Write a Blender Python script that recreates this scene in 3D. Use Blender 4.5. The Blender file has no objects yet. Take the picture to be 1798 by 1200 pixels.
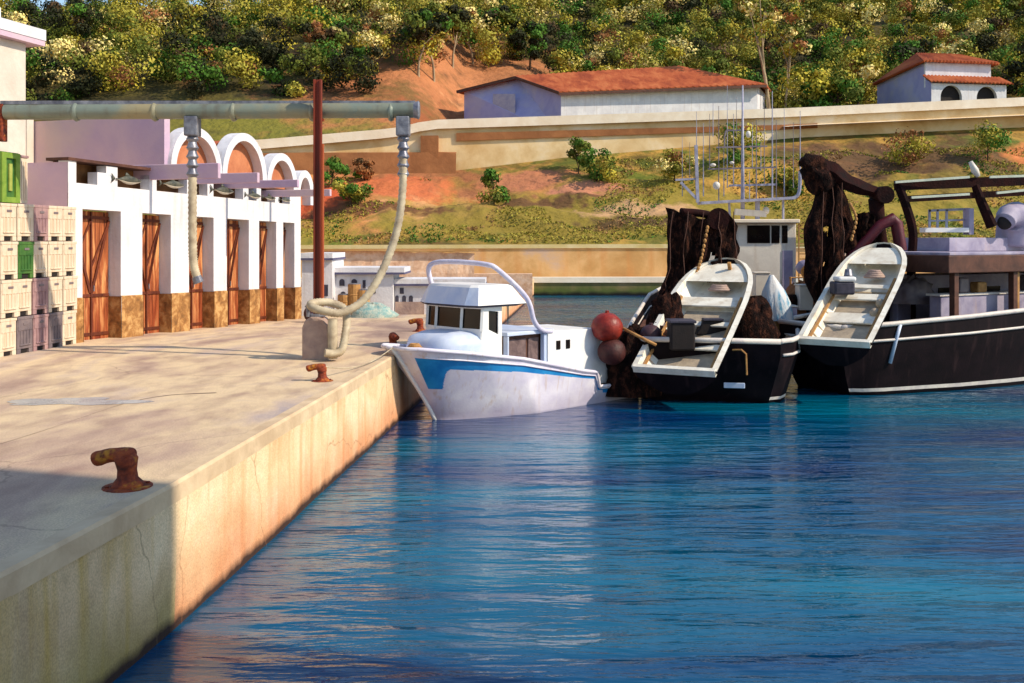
import bpy, math, random
import numpy as np
from mathutils import Vector, Matrix, noise
random.seed(7); rng = np.random.default_rng(7)
R = math.radians
SC = bpy.context.scene
# ------------------------------------------------------------------ camera, sky, sun
CZ = 4.8; F = 1798.0; HX = 899.0; HY = 420.0
cd = bpy.data.cameras.new("camera"); cam = bpy.data.objects.new("camera", cd); SC.collection.objects.link(cam)
cam.location = (0, 0, CZ); cam.rotation_euler = (R(90), 0, 0)
cd.lens = 36.0; cd.sensor_width = 36.0; cd.shift_y = -0.1; cd.clip_end = 2000; cd.clip_start = 0.2
SC.camera = cam
SUN = Vector((0.95, -0.31, 0)).normalized(); EL = R(40)
sd = Vector((SUN.x*math.cos(EL), SUN.y*math.cos(EL), math.sin(EL)))
ld = bpy.data.lights.new("sun", 'SUN'); lo = bpy.data.objects.new("sun", ld); SC.collection.objects.link(lo)
ld.energy = 4.3; ld.angle = R(0.9); ld.color = (1.0, 0.87, 0.68)
lo.rotation_euler = sd.to_track_quat('Z', 'Y').to_euler(); lo.location = (60, -20, 60)
W = bpy.data.worlds.new("World"); SC.world = W; W.use_nodes = True
nt = W.node_tree; bg = nt.nodes["Background"]
sky = nt.nodes.new("ShaderNodeTexSky"); sky.sky_type = 'NISHITA'; sky.sun_disc = False
sky.sun_elevation = EL; sky.sun_rotation = math.atan2(SUN.x, SUN.y)
sky.air_density = 1.3; sky.dust_density = 0.4; sky.ozone_density = 3.0
nt.links.new(sky.outputs[0], bg.inputs[0]); bg.inputs[1].default_value = 0.15
SC.view_settings.view_transform = 'Standard'; SC.view_settings.look = 'None'
SC.view_settings.exposure = 0.25; SC.view_settings.gamma = 1

# ------------------------------------------------------------------ helpers
def P(px, py, d):
    return Vector(((px-HX)*d/F, d, CZ-(py-HY)*d/F))
def s2l(c):
    c = c/255.0
    return c/12.92 if c <= 0.04045 else ((c+0.055)/1.055)**2.4
def S(r, g, b): return (s2l(r), s2l(g), s2l(b), 1)
def V(*a): return Vector(a)
def lerp(a, b, t): return a+(b-a)*t
def tab(x, t):
    if x <= t[0][0]: return t[0][1]
    for (a, b), (c, d) in zip(t, t[1:]):
        if x <= c: return b+(d-b)*(x-a)/(c-a)
    return t[-1][1]
def tag(o, label=None, cat=None, group=None, kind=None):
    if label: o["label"] = label
    if cat: o["category"] = cat
    if group: o["group"] = group
    if kind: o["kind"] = kind
    return o
def thing(name, label, cat, loc, group=None):
    o = bpy.data.objects.new(name, None); SC.collection.objects.link(o); o.location = loc
    o.empty_display_size = 0.3
    return tag(o, label, cat, group)
def wloc(o):
    v = Vector((0, 0, 0))
    while o: v = v+o.location; o = o.parent
    return v
def copy_tree(o, parent=None):
    c = o.copy(); SC.collection.objects.link(c); c.parent = parent
    for ch in list(o.children): copy_tree(ch, c)
    return c

class MB:
    def __init__(s): s.v = []; s.f = []; s.m = []
    def add(s, vs, fs, mi=0):
        b = len(s.v); s.v += [Vector(p) for p in vs]
        s.f += [tuple(i+b for i in f) for f in fs]; s.m += [mi]*len(fs); return s
    def hexa(s, a, mi=0):   # 8 pts: bottom 4 ccw, top 4
        return s.add(a, [(3, 2, 1, 0), (4, 5, 6, 7), (0, 1, 5, 4), (1, 2, 6, 5), (2, 3, 7, 6), (3, 0, 4, 7)], mi)
    def box(s, x0, x1, y0, y1, z0, z1, T=None, mi=0):
        p = [V(x0, y0, z0), V(x1, y0, z0), V(x1, y1, z0), V(x0, y1, z0), V(x0, y0, z1), V(x1, y0, z1), V(x1, y1, z1), V(x0, y1, z1)]
        if T: p = [T(*q) for q in p]
        return s.hexa(p, mi)
    def prism(s, pts, ext, mi=0):
        n = len(pts); pts = [Vector(p) for p in pts]; e = Vector(ext)
        fs = [tuple(range(n))[::-1], tuple(range(n, 2*n))]+[(i, (i+1) % n, n+(i+1) % n, n+i) for i in range(n)]
        return s.add(pts+[p+e for p in pts], fs, mi)
    def bar(s, a, b, w, h, mi=0, up=(0, 0, 1)):
        a = Vector(a); b = Vector(b); d = (b-a).normalized(); u = Vector(up)
        if abs(d.dot(u)) > 0.95: u = V(1, 0, 0)
        x = d.cross(u).normalized(); z = x.cross(d).normalized()
        q = [(-1, -1), (1, -1), (1, 1), (-1, 1)]
        return s.hexa([a+x*w/2*i+z*h/2*j for i, j in q]+[b+x*w/2*i+z*h/2*j for i, j in q], mi)
    def tube(s, path, r, seg=10, mi=0, cap=True):
        path = [Vector(p) for p in path]; n = len(path)
        rs = r if isinstance(r, (list, tuple)) else [r]*n
        vs = []; prev = None
        for i, p in enumerate(path):
            t = (path[min(i+1, n-1)]-path[max(i-1, 0)])
            t = t.normalized() if t.length > 1e-9 else V(0, 0, 1)
            if prev is None:
                u = V(0, 0, 1) if abs(t.z) < 0.9 else V(1, 0, 0)
                x = t.cross(u).normalized()
            else:
                x = (prev-t*prev.dot(t)).normalized()
            prev = x; y = t.cross(x)
            for k in range(seg):
                a = 2*math.pi*k/seg
                vs.append(p+(x*math.cos(a)+y*math.sin(a))*rs[i])
        fs = []
        for i in range(n-1):
            for k in range(seg):
                k2 = (k+1) % seg
                fs.append((i*seg+k, i*seg+k2, (i+1)*seg+k2, (i+1)*seg+k))
        if cap: fs.append(tuple(range(seg))[::-1]); fs.append(tuple(range((n-1)*seg, n*seg)))
        return s.add(vs, fs, mi)
    def ell(s, c, r, seg=14, rings=9, mi=0, T=None):
        c = Vector(c); vs = []; fs = []
        for i in range(rings+1):
            th = math.pi*i/rings
            for k in range(seg):
                a = 2*math.pi*k/seg
                vs.append(c+V(r[0]*math.sin(th)*math.cos(a), r[1]*math.sin(th)*math.sin(a), r[2]*math.cos(th)))
        for i in range(rings):
            for k in range(seg):
                k2 = (k+1) % seg
                fs.append((i*seg+k, (i+1)*seg+k, (i+1)*seg+k2, i*seg+k2))
        if T: vs = [T(*q) for q in vs]
        return s.add(vs, fs, mi)
    def grid(s, rows, mi=0, close=False):
        n = len(rows); m = len(rows[0]); vs = [p for r in rows for p in r]; fs = []
        for i in range(n-1):
            for k in range(m if close else m-1):
                k2 = (k+1) % m
                fs.append((i*m+k, i*m+k2, (i+1)*m+k2, (i+1)*m+k))
        return s.add(vs, fs, mi)
    def build(s, name, mats, parent=None, smooth=False, bevel=0, solid=0, auto=None):
        off = wloc(parent) if parent else V(0, 0, 0)
        me = bpy.data.meshes.new(name)
        me.from_pydata([tuple(p-off) for p in s.v], [], s.f)
        if not isinstance(mats, (list, tuple)): mats = [mats]
        for m in mats: me.materials.append(m)
        me.polygons.foreach_set("material_index", s.m)
        if smooth: me.polygons.foreach_set("use_smooth", [True]*len(s.f))
        me.update(); me.validate()
        o = bpy.data.objects.new(name, me); SC.collection.objects.link(o)
        if parent: o.parent = parent
        if auto:
            me.set_sharp_from_angle(angle=R(auto))
        if solid:
            md = o.modifiers.new("solid", 'SOLIDIFY'); md.thickness = solid; md.offset = 0
        if bevel:
            md = o.modifiers.new("bevel", 'BEVEL'); md.width = bevel; md.segments = 2; md.limit_method = 'ANGLE'
        return o
def spline(pts, n=8, closed=False):
    pts = [Vector(p) for p in pts]; out = []
    N = len(pts)
    for i in range(N-1):
        p0 = pts[max(i-1, 0)]; p1 = pts[i]; p2 = pts[i+1]; p3 = pts[min(i+2, N-1)]
        for k in range(n):
            t = k/n
            out.append(0.5*((2*p1)+(p2-p0)*t+(2*p0-5*p1+4*p2-p3)*t*t+(3*p1-p0-3*p2+p3)*t**3))
    out.append(pts[-1]); return out
def frame(o, ex, ey, ez):
    o = Vector(o); ex = Vector(ex).normalized(); ey = Vector(ey).normalized(); ez = Vector(ez).normalized()
    return lambda x, y, z: o+ex*x+ey*y+ez*z

# ------------------------------------------------------------------ materials
def M(name, ramp, scale=2.0, rough=0.75, bump=0.15, bscale=18, stretch=(1, 1, 1), metal=0, spec=0.35,
      stain=None, fine=None, streak=None, coord='Object', detail=8, dist=0.05, rvar=0.15, fray=1.0):
    m = bpy.data.materials.new(name); m.use_nodes = True; t = m.node_tree; N = t.nodes; L = t.links
    b = N["Principled BSDF"]; b.inputs["Metallic"].default_value = metal
    b.inputs["Specular IOR Level"].default_value = spec
    tc = N.new("ShaderNodeTexCoord"); mp = N.new("ShaderNodeMapping"); mp.inputs["Scale"].default_value = stretch
    L.new(tc.outputs[coord], mp.inputs[0])
    n1 = N.new("ShaderNodeTexNoise"); n1.inputs["Scale"].default_value = scale; n1.inputs["Detail"].default_value = detail
    n1.inputs["Roughness"].default_value = 0.62; n1.inputs["Distortion"].default_value = 0.4
    L.new(mp.outputs[0], n1.inputs[0])
    cr = N.new("ShaderNodeValToRGB"); e = cr.color_ramp.elements
    while len(e) < len(ramp): e.new(0.5)
    for i, (p, c) in enumerate(ramp): e[i].position = p; e[i].color = c
    L.new(n1.outputs[0], cr.inputs[0]); col = cr.outputs[0]
    def mixin(col, fac, c, amt=1.0, mode='MIX'):
        mx = N.new("ShaderNodeMix"); mx.data_type = 'RGBA'; mx.blend_type = mode
        if amt != 1.0:
            mu = N.new("ShaderNodeMath"); mu.operation = 'MULTIPLY'; mu.inputs[1].default_value = amt; L.new(fac, mu.inputs[0]); fac = mu.outputs[0]
        L.new(fac, mx.inputs[0]); L.new(col, mx.inputs[6]); mx.inputs[7].default_value = c; return mx.outputs[2]
    if fine:   # (scale, lo, hi, colour, amount)
        n3 = N.new("ShaderNodeTexNoise"); n3.inputs["Scale"].default_value = fine[0]; n3.inputs["Detail"].default_value = 6
        L.new(mp.outputs[0], n3.inputs[0]); mr = N.new("ShaderNodeMapRange"); mr.inputs[1].default_value = fine[1]; mr.inputs[2].default_value = fine[2]
        L.new(n3.outputs[0], mr.inputs[0]); col = mixin(col, mr.outputs[0], fine[3], fine[4])
    if streak:  # vertical drips (scale, lo, hi, colour, amount)
        m2 = N.new("ShaderNodeMapping"); m2.inputs["Scale"].default_value = (1, 1, 0.08); L.new(tc.outputs[coord], m2.inputs[0])
        n4 = N.new("ShaderNodeTexNoise"); n4.inputs["Scale"].default_value = streak[0]; n4.inputs["Detail"].default_value = 5; L.new(m2.outputs[0], n4.inputs[0])
        mr = N.new("ShaderNodeMapRange"); mr.inputs[1].default_value = streak[1]; mr.inputs[2].default_value = streak[2]
        L.new(n4.outputs[0], mr.inputs[0]); col = mixin(col, mr.outputs[0], streak[3], streak[4])
    for st in (stain or []):   # (z full, z none, colour, amount, noise scale)
        ge = N.new("ShaderNodeNewGeometry"); sx = N.new("ShaderNodeSeparateXYZ"); L.new(ge.outputs["Position"], sx.inputs[0])
        m3 = N.new("ShaderNodeMapping"); m3.inputs["Scale"].default_value = (1, 1, 0.3); L.new(ge.outputs["Position"], m3.inputs[0])
        n5 = N.new("ShaderNodeTexNoise"); n5.inputs["Scale"].default_value = st[4]; n5.inputs["Detail"].default_value = 6; L.new(m3.outputs[0], n5.inputs[0])
        ma = N.new("ShaderNodeMath"); ma.operation = 'MULTIPLY_ADD'; ma.inputs[1].default_value = -(st[1]-st[0])*1.6*fray; L.new(n5.outputs[0], ma.inputs[0])
        L.new(sx.outputs[2], ma.inputs[2])
        mr = N.new("ShaderNodeMapRange"); mr.inputs[1].default_value = st[1]-(st[1]-st[0])*.8*fray; mr.inputs[2].default_value = st[0]-(st[1]-st[0])*.8*fray
        L.new(ma.outputs[0], mr.inputs[0]); col = mixin(col, mr.outputs[0], st[2], st[3])
    L.new(col, b.inputs["Base Color"])
    if rvar:
        mr = N.new("ShaderNodeMapRange"); mr.inputs[3].default_value = max(0.03, rough-rvar); mr.inputs[4].default_value = min(1, rough+rvar)
        L.new(n1.outputs[0], mr.inputs[0]); L.new(mr.outputs[0], b.inputs["Roughness"])
    else: b.inputs["Roughness"].default_value = rough
    if bump:
        n2 = N.new("ShaderNodeTexNoise"); n2.inputs["Scale"].default_value = bscale; n2.inputs["Detail"].default_value = 7
        L.new(mp.outputs[0], n2.inputs[0]); bp = N.new("ShaderNodeBump"); bp.inputs["Strength"].default_value = bump; bp.inputs["Distance"].default_value = dist
        L.new(n2.outputs[0], bp.inputs["Height"]); L.new(bp.outputs[0], b.inputs["Normal"])
    return m
def two(a, b, lo=0.35, hi=0.65): return [(lo, a), (hi, b)]
def attr_mat(name, rough=0.75):
    m = bpy.data.materials.new(name); m.use_nodes = True; t = m.node_tree; b = t.nodes["Principled BSDF"]
    a = t.nodes.new("ShaderNodeAttribute"); a.attribute_name = "leaf"; t.links.new(a.outputs["Color"], b.inputs["Base Color"])
    b.inputs["Roughness"].default_value = rough; b.inputs["Specular IOR Level"].default_value = 0.15
    return m
# names: what the surface is made of
m_quay = M("quay_concrete", [(0.30, S(144, 118, 106)), (0.42, S(184, 156, 134)), (0.53, S(216, 190, 152)), (0.6, S(196, 172, 150)), (0.70, S(158, 146, 150))], scale=0.30, rough=0.8,
           bump=0.25, bscale=7, stretch=(1, .45, 1), fine=(1.6, .48, .7, S(138, 108, 98), .55), coord='Object')
def add_cracks(m, sc, w, col, amt):
    t = m.node_tree; N = t.nodes; L = t.links; b = N["Principled BSDF"]; src = b.inputs["Base Color"].links[0].from_socket
    tc = N.new("ShaderNodeTexCoord"); nz = N.new("ShaderNodeTexNoise"); nz.inputs["Scale"].default_value = 1.3; nz.inputs["Detail"].default_value = 5; L.new(tc.outputs["Object"], nz.inputs[0])
    ad = N.new("ShaderNodeVectorMath"); ad.operation = 'MULTIPLY_ADD'; ad.inputs[1].default_value = (.7, .7, .7); L.new(nz.outputs[1], ad.inputs[0]); L.new(tc.outputs["Object"], ad.inputs[2])
    vo = N.new("ShaderNodeTexVoronoi"); vo.feature = 'DISTANCE_TO_EDGE'; vo.inputs["Scale"].default_value = sc; L.new(ad.outputs[0], vo.inputs[0])
    mr = N.new("ShaderNodeMapRange"); mr.inputs[1].default_value = w; mr.inputs[2].default_value = 0; mr.inputs[4].default_value = amt; L.new(vo.outputs["Distance"], mr.inputs[0])
    mx = N.new("ShaderNodeMix"); mx.data_type = 'RGBA'; L.new(mr.outputs[0], mx.inputs[0]); L.new(src, mx.inputs[6]); mx.inputs[7].default_value = col; L.new(mx.outputs[2], b.inputs["Base Color"])
    n2 = N.new("ShaderNodeTexNoise"); n2.inputs["Scale"].default_value = 45; n2.inputs["Detail"].default_value = 3; L.new(tc.outputs["Object"], n2.inputs[0])
    m2 = N.new("ShaderNodeMapRange"); m2.inputs[1].default_value = .35; m2.inputs[2].default_value = .65; m2.inputs[3].default_value = .82; m2.inputs[4].default_value = 1.12; L.new(n2.outputs[0], m2.inputs[0])
    m3 = N.new("ShaderNodeMix"); m3.data_type = 'RGBA'; m3.blend_type = 'MULTIPLY'; m3.inputs[0].default_value = 1; L.new(mx.outputs[2], m3.inputs[6]); L.new(m2.outputs[0], m3.inputs[7]); L.new(m3.outputs[2], b.inputs["Base Color"])
add_cracks(m_quay, .16, .004, S(120, 98, 84), .5)
m_edge = M("quay_coping", two(S(192, 164, 130), S(218, 192, 156)), scale=1.2, bump=.25, bscale=9)
m_qwall = M("quay_render", [(0.3, S(214, 176, 130)), (0.5, S(230, 200, 156)), (0.7, S(238, 216, 180))], scale=0.8, rough=.85, bump=.35, bscale=5,
            streak=(3.2, .52, .72, S(214, 150, 92), .55), stain=[(0.15, 1.15, S(196, 104, 54), .62, 0.9), (0.06, 0.2, S(58, 36, 26), 1, 2.0)])
add_cracks(m_qwall, .35, .006, S(150, 96, 60), .6)
m_qshade = M("shade_toned_concrete", [(0.3, S(184, 156, 118)), (0.5, S(212, 184, 144)), (0.7, S(228, 204, 166))], scale=0.8, rough=.9, bump=.4, bscale=5,
           streak=(3.0, .5, .68, S(186, 152, 62), .6), stain=[(0.1, 1.1, S(130, 120, 44), .7, 1.1), (0.06, 0.2, S(50, 34, 28), 1, 2.0)])  # near quay face: shade put into a darker olive tone; waterline band is algae
add_cracks(m_qshade, .3, .005, S(96, 80, 56), .5)
m_white = M("white_render", two(S(204, 202, 206), S(226, 224, 226)), scale=.8, rough=.85, bump=.5, bscale=9, dist=.03, streak=(5, .55, .75, S(188, 176, 168), .5))
m_shade_lilac = M("lilac_shade_render", two(S(186, 160, 186), S(206, 178, 190)), scale=.5, rough=.9, bump=.4, bscale=8, dist=.03, fine=(.35, .5, .65, S(212, 190, 178), .6))  # lilac puts the shade on end walls, beams and soffit into the colour
m_terra = M("terracotta_panel", two(S(176, 104, 70), S(200, 130, 90)), scale=1.5, bump=.2)
m_brown = M("brown_recess", two(S(120, 82, 48), S(150, 104, 62)), scale=1.5, bump=.2)
m_stone = M("rough_stone", [(0.35, S(120, 82, 44)), (0.5, S(160, 112, 62)), (0.62, S(196, 152, 96))], scale=3.2, rough=.9, bump=.8, bscale=7, dist=.06)
m_door = M("orange_wood", [(0.36, S(96, 44, 24)), (0.5, S(168, 92, 50)), (0.6, S(212, 150, 94))], scale=4.5, stretch=(1, 1, .12), rough=.6, bump=.4, bscale=14, stain=[(1.6, 3.4, S(132, 44, 20), .6, 1.2)])
m_dwood = M("dark_door_wood", two(S(72, 30, 16), S(110, 50, 26)), scale=3, stretch=(1, 1, .2), rough=.6)
m_cream = M("cream_render", two(S(200, 186, 172), S(216, 205, 192)), scale=1, rough=.9, bump=.5, bscale=8, dist=.03)
m_tubc = M("cream_plastic", two(S(204, 184, 160), S(222, 206, 182)), scale=2.2, rough=.5, bump=.12, streak=(8, .52, .72, S(190, 150, 112), .5))
m_tubg = M("green_plastic", two(S(40, 88, 38), S(76, 114, 50)), scale=3, rough=.5, bump=.1, streak=(9, .5, .7, S(40, 84, 30), .5))
m_tubp = M("mauve_plastic", two(S(140, 108, 112), S(172, 138, 134)), scale=3, rough=.5, bump=.1, streak=(9, .5, .7, S(110, 84, 96), .5))
m_tubd = M("grey_plastic", two(S(96, 86, 92), S(126, 112, 112)), scale=3, rough=.5, bump=.1)
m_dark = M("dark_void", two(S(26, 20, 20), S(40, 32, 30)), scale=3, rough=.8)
m_pipe = M("pipe_paint", [(0.35, S(112, 116, 104)), (0.5, S(128, 138, 126)), (0.68, S(158, 146, 112))], scale=.45, rough=.45, bump=.1, streak=(4, .55, .8, S(96, 72, 52), .5), metal=.2)
m_steel = M("grey_steel", two(S(92, 92, 104), S(150, 150, 158)), scale=4, rough=.4, metal=.4)
m_hose = M("ribbed_hose", two(S(158, 140, 116), S(204, 190, 160)), scale=3, rough=.6, bump=.1)
m_rust = M("rusty_steel", [(0.34, S(62, 26, 20)), (0.5, S(128, 52, 28)), (0.66, S(172, 84, 38))], scale=5, rough=.8, bump=.5, bscale=22, fine=(7, .58, .7, S(206, 140, 40), .7))
m_post = M("rust_red_paint", two(S(92, 34, 20), S(146, 58, 34)), scale=3, stretch=(1, 1, .1), rough=.6, bump=.15)
m_block = M("block_concrete", two(S(148, 124, 116), S(178, 152, 136)), scale=3, bump=.4, bscale=10)
m_hull = M("white_boat_paint", two(S(204, 198, 216), S(230, 226, 232)), scale=1.3, rough=.35, bump=.08, stain=[(0.1, .55, S(150, 140, 160), .6, 1.5)], streak=(7, .56, .74, S(190, 160, 132), .55))
m_blue = M("blue_boat_paint", two(S(22, 116, 184), S(40, 142, 204)), scale=2, rough=.35, bump=.05)
m_pale = M("pale_blue_paint", two(S(176, 192, 222), S(206, 214, 230)), scale=1.5, rough=.4, bump=.08)
m_cab = M("white_cabin_paint", two(S(226, 224, 222), S(240, 238, 234)), scale=2, rough=.4, bump=.06)
m_glass = M("dark_glass", two(S(16, 10, 10), S(30, 20, 18)), scale=2, rough=.15, bump=0, rvar=.04, spec=.3)
m_rubber = M("black_trim", two(S(46, 44, 56), S(70, 66, 80)), scale=4, rough=.6)
m_black = M("black_hull_paint", two(S(12, 6, 10), S(28, 18, 22)), scale=1.4, rough=.6, spec=.1, bump=.1, streak=(4, .58, .8, S(70, 50, 50), .4))
m_stripe = M("stripe_paint", two(S(196, 186, 182), S(222, 214, 200)), scale=3, rough=.5)
m_skin = M("skiff_white_paint", two(S(214, 206, 190), S(240, 236, 222)), scale=2.2, rough=.4, bump=.1, fine=(3, .55, .75, S(176, 150, 116), .6))
m_skgrey = M("skiff_sole_grey", two(S(146, 132, 116), S(186, 168, 142)), scale=3, rough=.6)
m_net = M("brown_net", [(0.36, S(12, 7, 7)), (0.52, S(36, 19, 15)), (0.64, S(78, 46, 34))], scale=7, rough=.95, bump=1, bscale=30, dist=.1, stretch=(1, 1, .5), spec=.1)
m_crane = M("dark_crane_paint", two(S(24, 12, 12), S(48, 22, 20)), scale=2.5, rough=.85, bump=.5, spec=.1)
m_red = M("dark_red_paint", two(S(66, 14, 26), S(92, 24, 36)), scale=2.5, rough=.5, bump=.2)
m_buoy = M("red_buoy_plastic", two(S(112, 28, 20), S(152, 50, 34)), scale=5, rough=.45, bump=.3, bscale=12)
m_buoyd = M("faded_red_buoy", two(S(52, 20, 18), S(76, 32, 28)), scale=5, rough=.6, bump=.3)
m_buoyk = M("dark_buoy", two(S(56, 34, 40), S(80, 52, 56)), scale=5, rough=.6)
m_wood = M("tan_wood", two(S(150, 104, 56), S(190, 142, 84)), scale=4, rough=.7)
m_mast = M("mast_paint", two(S(136, 134, 152), S(172, 170, 186)), scale=3, rough=.4)
m_mastd = M("dark_antenna", two(S(104, 92, 100), S(140, 128, 134)), scale=3, rough=.5)
m_wheel = M("wheelhouse_paint", two(S(204, 196, 184), S(224, 216, 202)), scale=1.5, rough=.5, bump=.1, streak=(5, .55, .8, S(176, 150, 120), .5))
m_lav = M("lavender_deck_paint", two(S(132, 124, 150), S(172, 164, 182)), scale=1.2, rough=.6, bump=.1, streak=(4, .55, .8, S(196, 160, 120), .4))
m_bdeck = M("brown_fascia", two(S(66, 38, 28), S(98, 62, 48)), scale=2, rough=.7)
m_teal = M("teal_net", two(S(112, 158, 158), S(188, 190, 172)), scale=6, rough=.8, bump=.8)
m_pink = M("pink_stone", [(0.35, S(196, 152, 122)), (0.5, S(218, 180, 148)), (0.65, S(228, 196, 170))], scale=2.0, rough=.9, bump=.6, bscale=4, fine=(2.5, .6, .75, S(176, 116, 70), .6))
m_ochre = M("ochre_stone", [(0.32, S(160, 112, 62)), (0.45, S(186, 142, 86)), (0.55, S(206, 162, 108)), (0.68, S(182, 158, 146))], scale=.16, rough=.9, bump=.5, bscale=1.6, streak=(.9, .5, .7, S(196, 128, 66), .5))
m_algae = M("algae_stone", two(S(140, 108, 78), S(172, 138, 102)), scale=.4, rough=.9, bump=.5, bscale=2, stain=[(0.45, 1.9, S(66, 86, 28), .9, .8), (.1, .4, S(16, 14, 12), 1, 1)])
m_ledge = M("pale_ledge", two(S(228, 208, 180), S(242, 228, 206)), scale=.5, rough=.85, bump=.3, bscale=3)
m_rwall = M("road_wall_render", [(0.35, S(206, 168, 112)), (0.52, S(228, 198, 148)), (0.66, S(236, 214, 178))], scale=.22, rough=.9, bump=.4, bscale=2)
m_rbrown = M("brown_earth_stone", two(S(134, 84, 48), S(164, 108, 66)), scale=.5, rough=.95, bump=.6, bscale=3)
m_tile = M("terracotta_tiles", [(0.35, S(150, 68, 38)), (0.5, S(180, 90, 50)), (0.65, S(198, 112, 66))], scale=.7, rough=.9, bump=.5, bscale=6, stretch=(1, .3, 1))
m_gable_shade = M("lavender_shade_render", two(S(150, 150, 196), S(172, 170, 206)), scale=.4, rough=.9, bump=.2, fine=(.5, .5, .65, S(186, 180, 190), .5))  # shaded gable and house side: their shade is mixed into this lavender
m_trunk = M("pale_bark", two(S(128, 104, 80), S(182, 160, 126)), scale=2, stretch=(1, 1, .3), rough=.9, bump=.6)
m_trunkd = M("dark_bark", two(S(52, 36, 26), S(92, 68, 46)), scale=2, stretch=(1, 1, .3), rough=.9, bump=.6)
m_leaf = attr_mat("leaves"); m_grass = attr_mat("dry_grass")

# ------------------------------------------------------------------ foliage
PALG = 1.22
PAL = {'dark': (.020, .022, .008), 'mid': (.105, .125, .018), 'green': (.055, .125, .015), 'olive': (.27, .235, .035),
       'tan': (.58, .47, .17), 'rust': (.24, .10, .035), 'brown': (.075, .045, .02), 'yel': (.33, .27, .03)}
WOOD = ['dark']*3+['mid']*6+['green']*5+['olive']*6+['tan']*1+['rust']*1+['brown']*1+['yel']*3
def clumps(seed, h, cr, n, z0=0.35, pal=WOOD, cs=(.28, .5)):
    r = np.random.default_rng(seed); out = []
    for i in range(n):
        a = r.uniform(0, 6.28); q = r.uniform(0, 1)**.6
        zz = r.uniform(z0, 1); w = math.sin(math.pi*min(1, max(.08, (zz-z0)/(1-z0)*.8+.15)))
        pn = pal[r.integers(len(pal))]; kf = r.uniform(*cs)*(1.15 if pn in ('tan', 'olive', 'yel') else .95); out.append((math.cos(a)*q*cr*w, math.sin(a)*q*cr*w, zz*h, cr*kf, pn))
    return out
def leafcloud(cl, per, size, seed, flat=.75):
    r = np.random.default_rng(seed); C = []; K = []
    Nn = []
    for (x, y, z, rad, pn) in cl:
        n = int(per*r.uniform(.7, 1.3)); d = r.normal(size=(n, 3)); d /= np.linalg.norm(d, axis=1)[:, None]
        q = rad*(r.uniform(.45, 1.02, n))[:, None]*np.array([1, 1, flat])
        C.append(np.array([x, y, z])+d*q); base = np.array(PAL[pn]); Nn.append(d*1.0+r.normal(size=(n, 3))*.42)
        tint = r.uniform(.75, 1.3)*PALG; K.append(base*tint*r.uniform(.82, 1.22, (n, 1))*r.uniform(.93, 1.07, (n, 3)))
    C = np.concatenate(C); K = np.concatenate(K); n = len(C); Nn = np.concatenate(Nn); Nn /= np.linalg.norm(Nn, axis=1)[:, None]
    a = np.cross(Nn, r.normal(size=(n, 3))); a /= np.linalg.norm(a, axis=1)[:, None]
    b = np.cross(Nn, a)
    s = (size*r.uniform(.55, 1.25, n))[:, None]
    return np.stack([C-a*s, C+b*s*.7, C+a*s, C-b*s*.7], axis=1).reshape(-1, 3), np.repeat(K, 4, axis=0)
def quadmesh(name, Vt, Cl, mat):
    me = bpy.data.meshes.new(name); n = len(Vt)
    me.vertices.add(n); me.vertices.foreach_set("co", Vt.astype(np.float32).ravel())
    me.loops.add(n); me.loops.foreach_set("vertex_index", np.arange(n, dtype=np.int32))
    me.polygons.add(n//4); me.polygons.foreach_set("loop_start", np.arange(0, n, 4, dtype=np.int32))
    me.update(calc_edges=True)
    at = me.attributes.new("leaf", 'FLOAT_COLOR', 'POINT')
    at.data.foreach_set("color", np.concatenate([Cl, np.ones((n, 1))], axis=1).astype(np.float32).ravel())
    me.materials.append(mat); return me
def qobj(name, me, parent=None, loc=None):
    o = bpy.data.objects.new(name, me); SC.collection.objects.link(o)
    if parent: o.parent = parent
    if loc is not None: o.location = loc
    return o
def make_trunk(h, cr, cl, seed, lean=(0, 0), r0=.2, n=5):
    r = random.Random(seed); mb = MB(); top = V(lean[0], lean[1], h*.62)
    ctrl = [V(0, 0, -1.0), V(lean[0]*.2+r.uniform(-.15, .15), lean[1]*.2, h*.2), V(lean[0]*.6+r.uniform(-.2, .2), lean[1]*.6, h*.42), top]
    path = spline(ctrl, 4); k = len(path); mb.tube(path, [r0*(1-.6*i/(k-1)) for i in range(k)], 7)
    for c in cl[:n]:
        t = r.uniform(.5, .95); p = path[int(t*(k-1))]; e = V(c[0], c[1], c[2])
        md = p.lerp(e, .5)+V(r.uniform(-.3, .3), 0, .2)
        q = spline([p, md, e], 4); mb.tube(q, [r0*.5*(1-.75*i/(len(q)-1)) for i in range(len(q))], 5)
    return mb

# ------------------------------------------------------------------ terrain tables
WT = [(-90, 12.5), (-50, 14.2), (-27, 15.3), (-12.4, 16.7), (-9, 17.6), (5, 18.2), (30, 19.3), (62, 21.1), (120, 23)]   # top of road wall
WB = [(-90, 9.5), (-25, 12.0), (-6, 12.2), (6, 13.7), (32, 16.1), (60, 17.6), (120, 19)]                                # foot of road wall
def wy(x): return 111+.09*max(-40, x)
def sst(a, b, x): t = min(1, max(0, (x-a)/(b-a))); return t*t*(3-2*t)
def hill_z(x, y):
    y0 = wy(x)+.6; t = y-y0; z = tab(x, WT)-.25
    fl = 15*sst(-14, -5, x)+9*sst(0, 12, x)
    tt = max(0, t-fl)
    rise = .50*min(tt, 42)+.12*max(0, tt-42)
    right = .50*tt
    k = sst(-48, -8, x)
    z += lerp(rise, right, k)+ .02*min(t, fl)
    z += 1.2*noise.noise(V(x*.06, y*.06, 3))*min(1, tt/8)
    if x < 5: z -= 0
    return z
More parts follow.
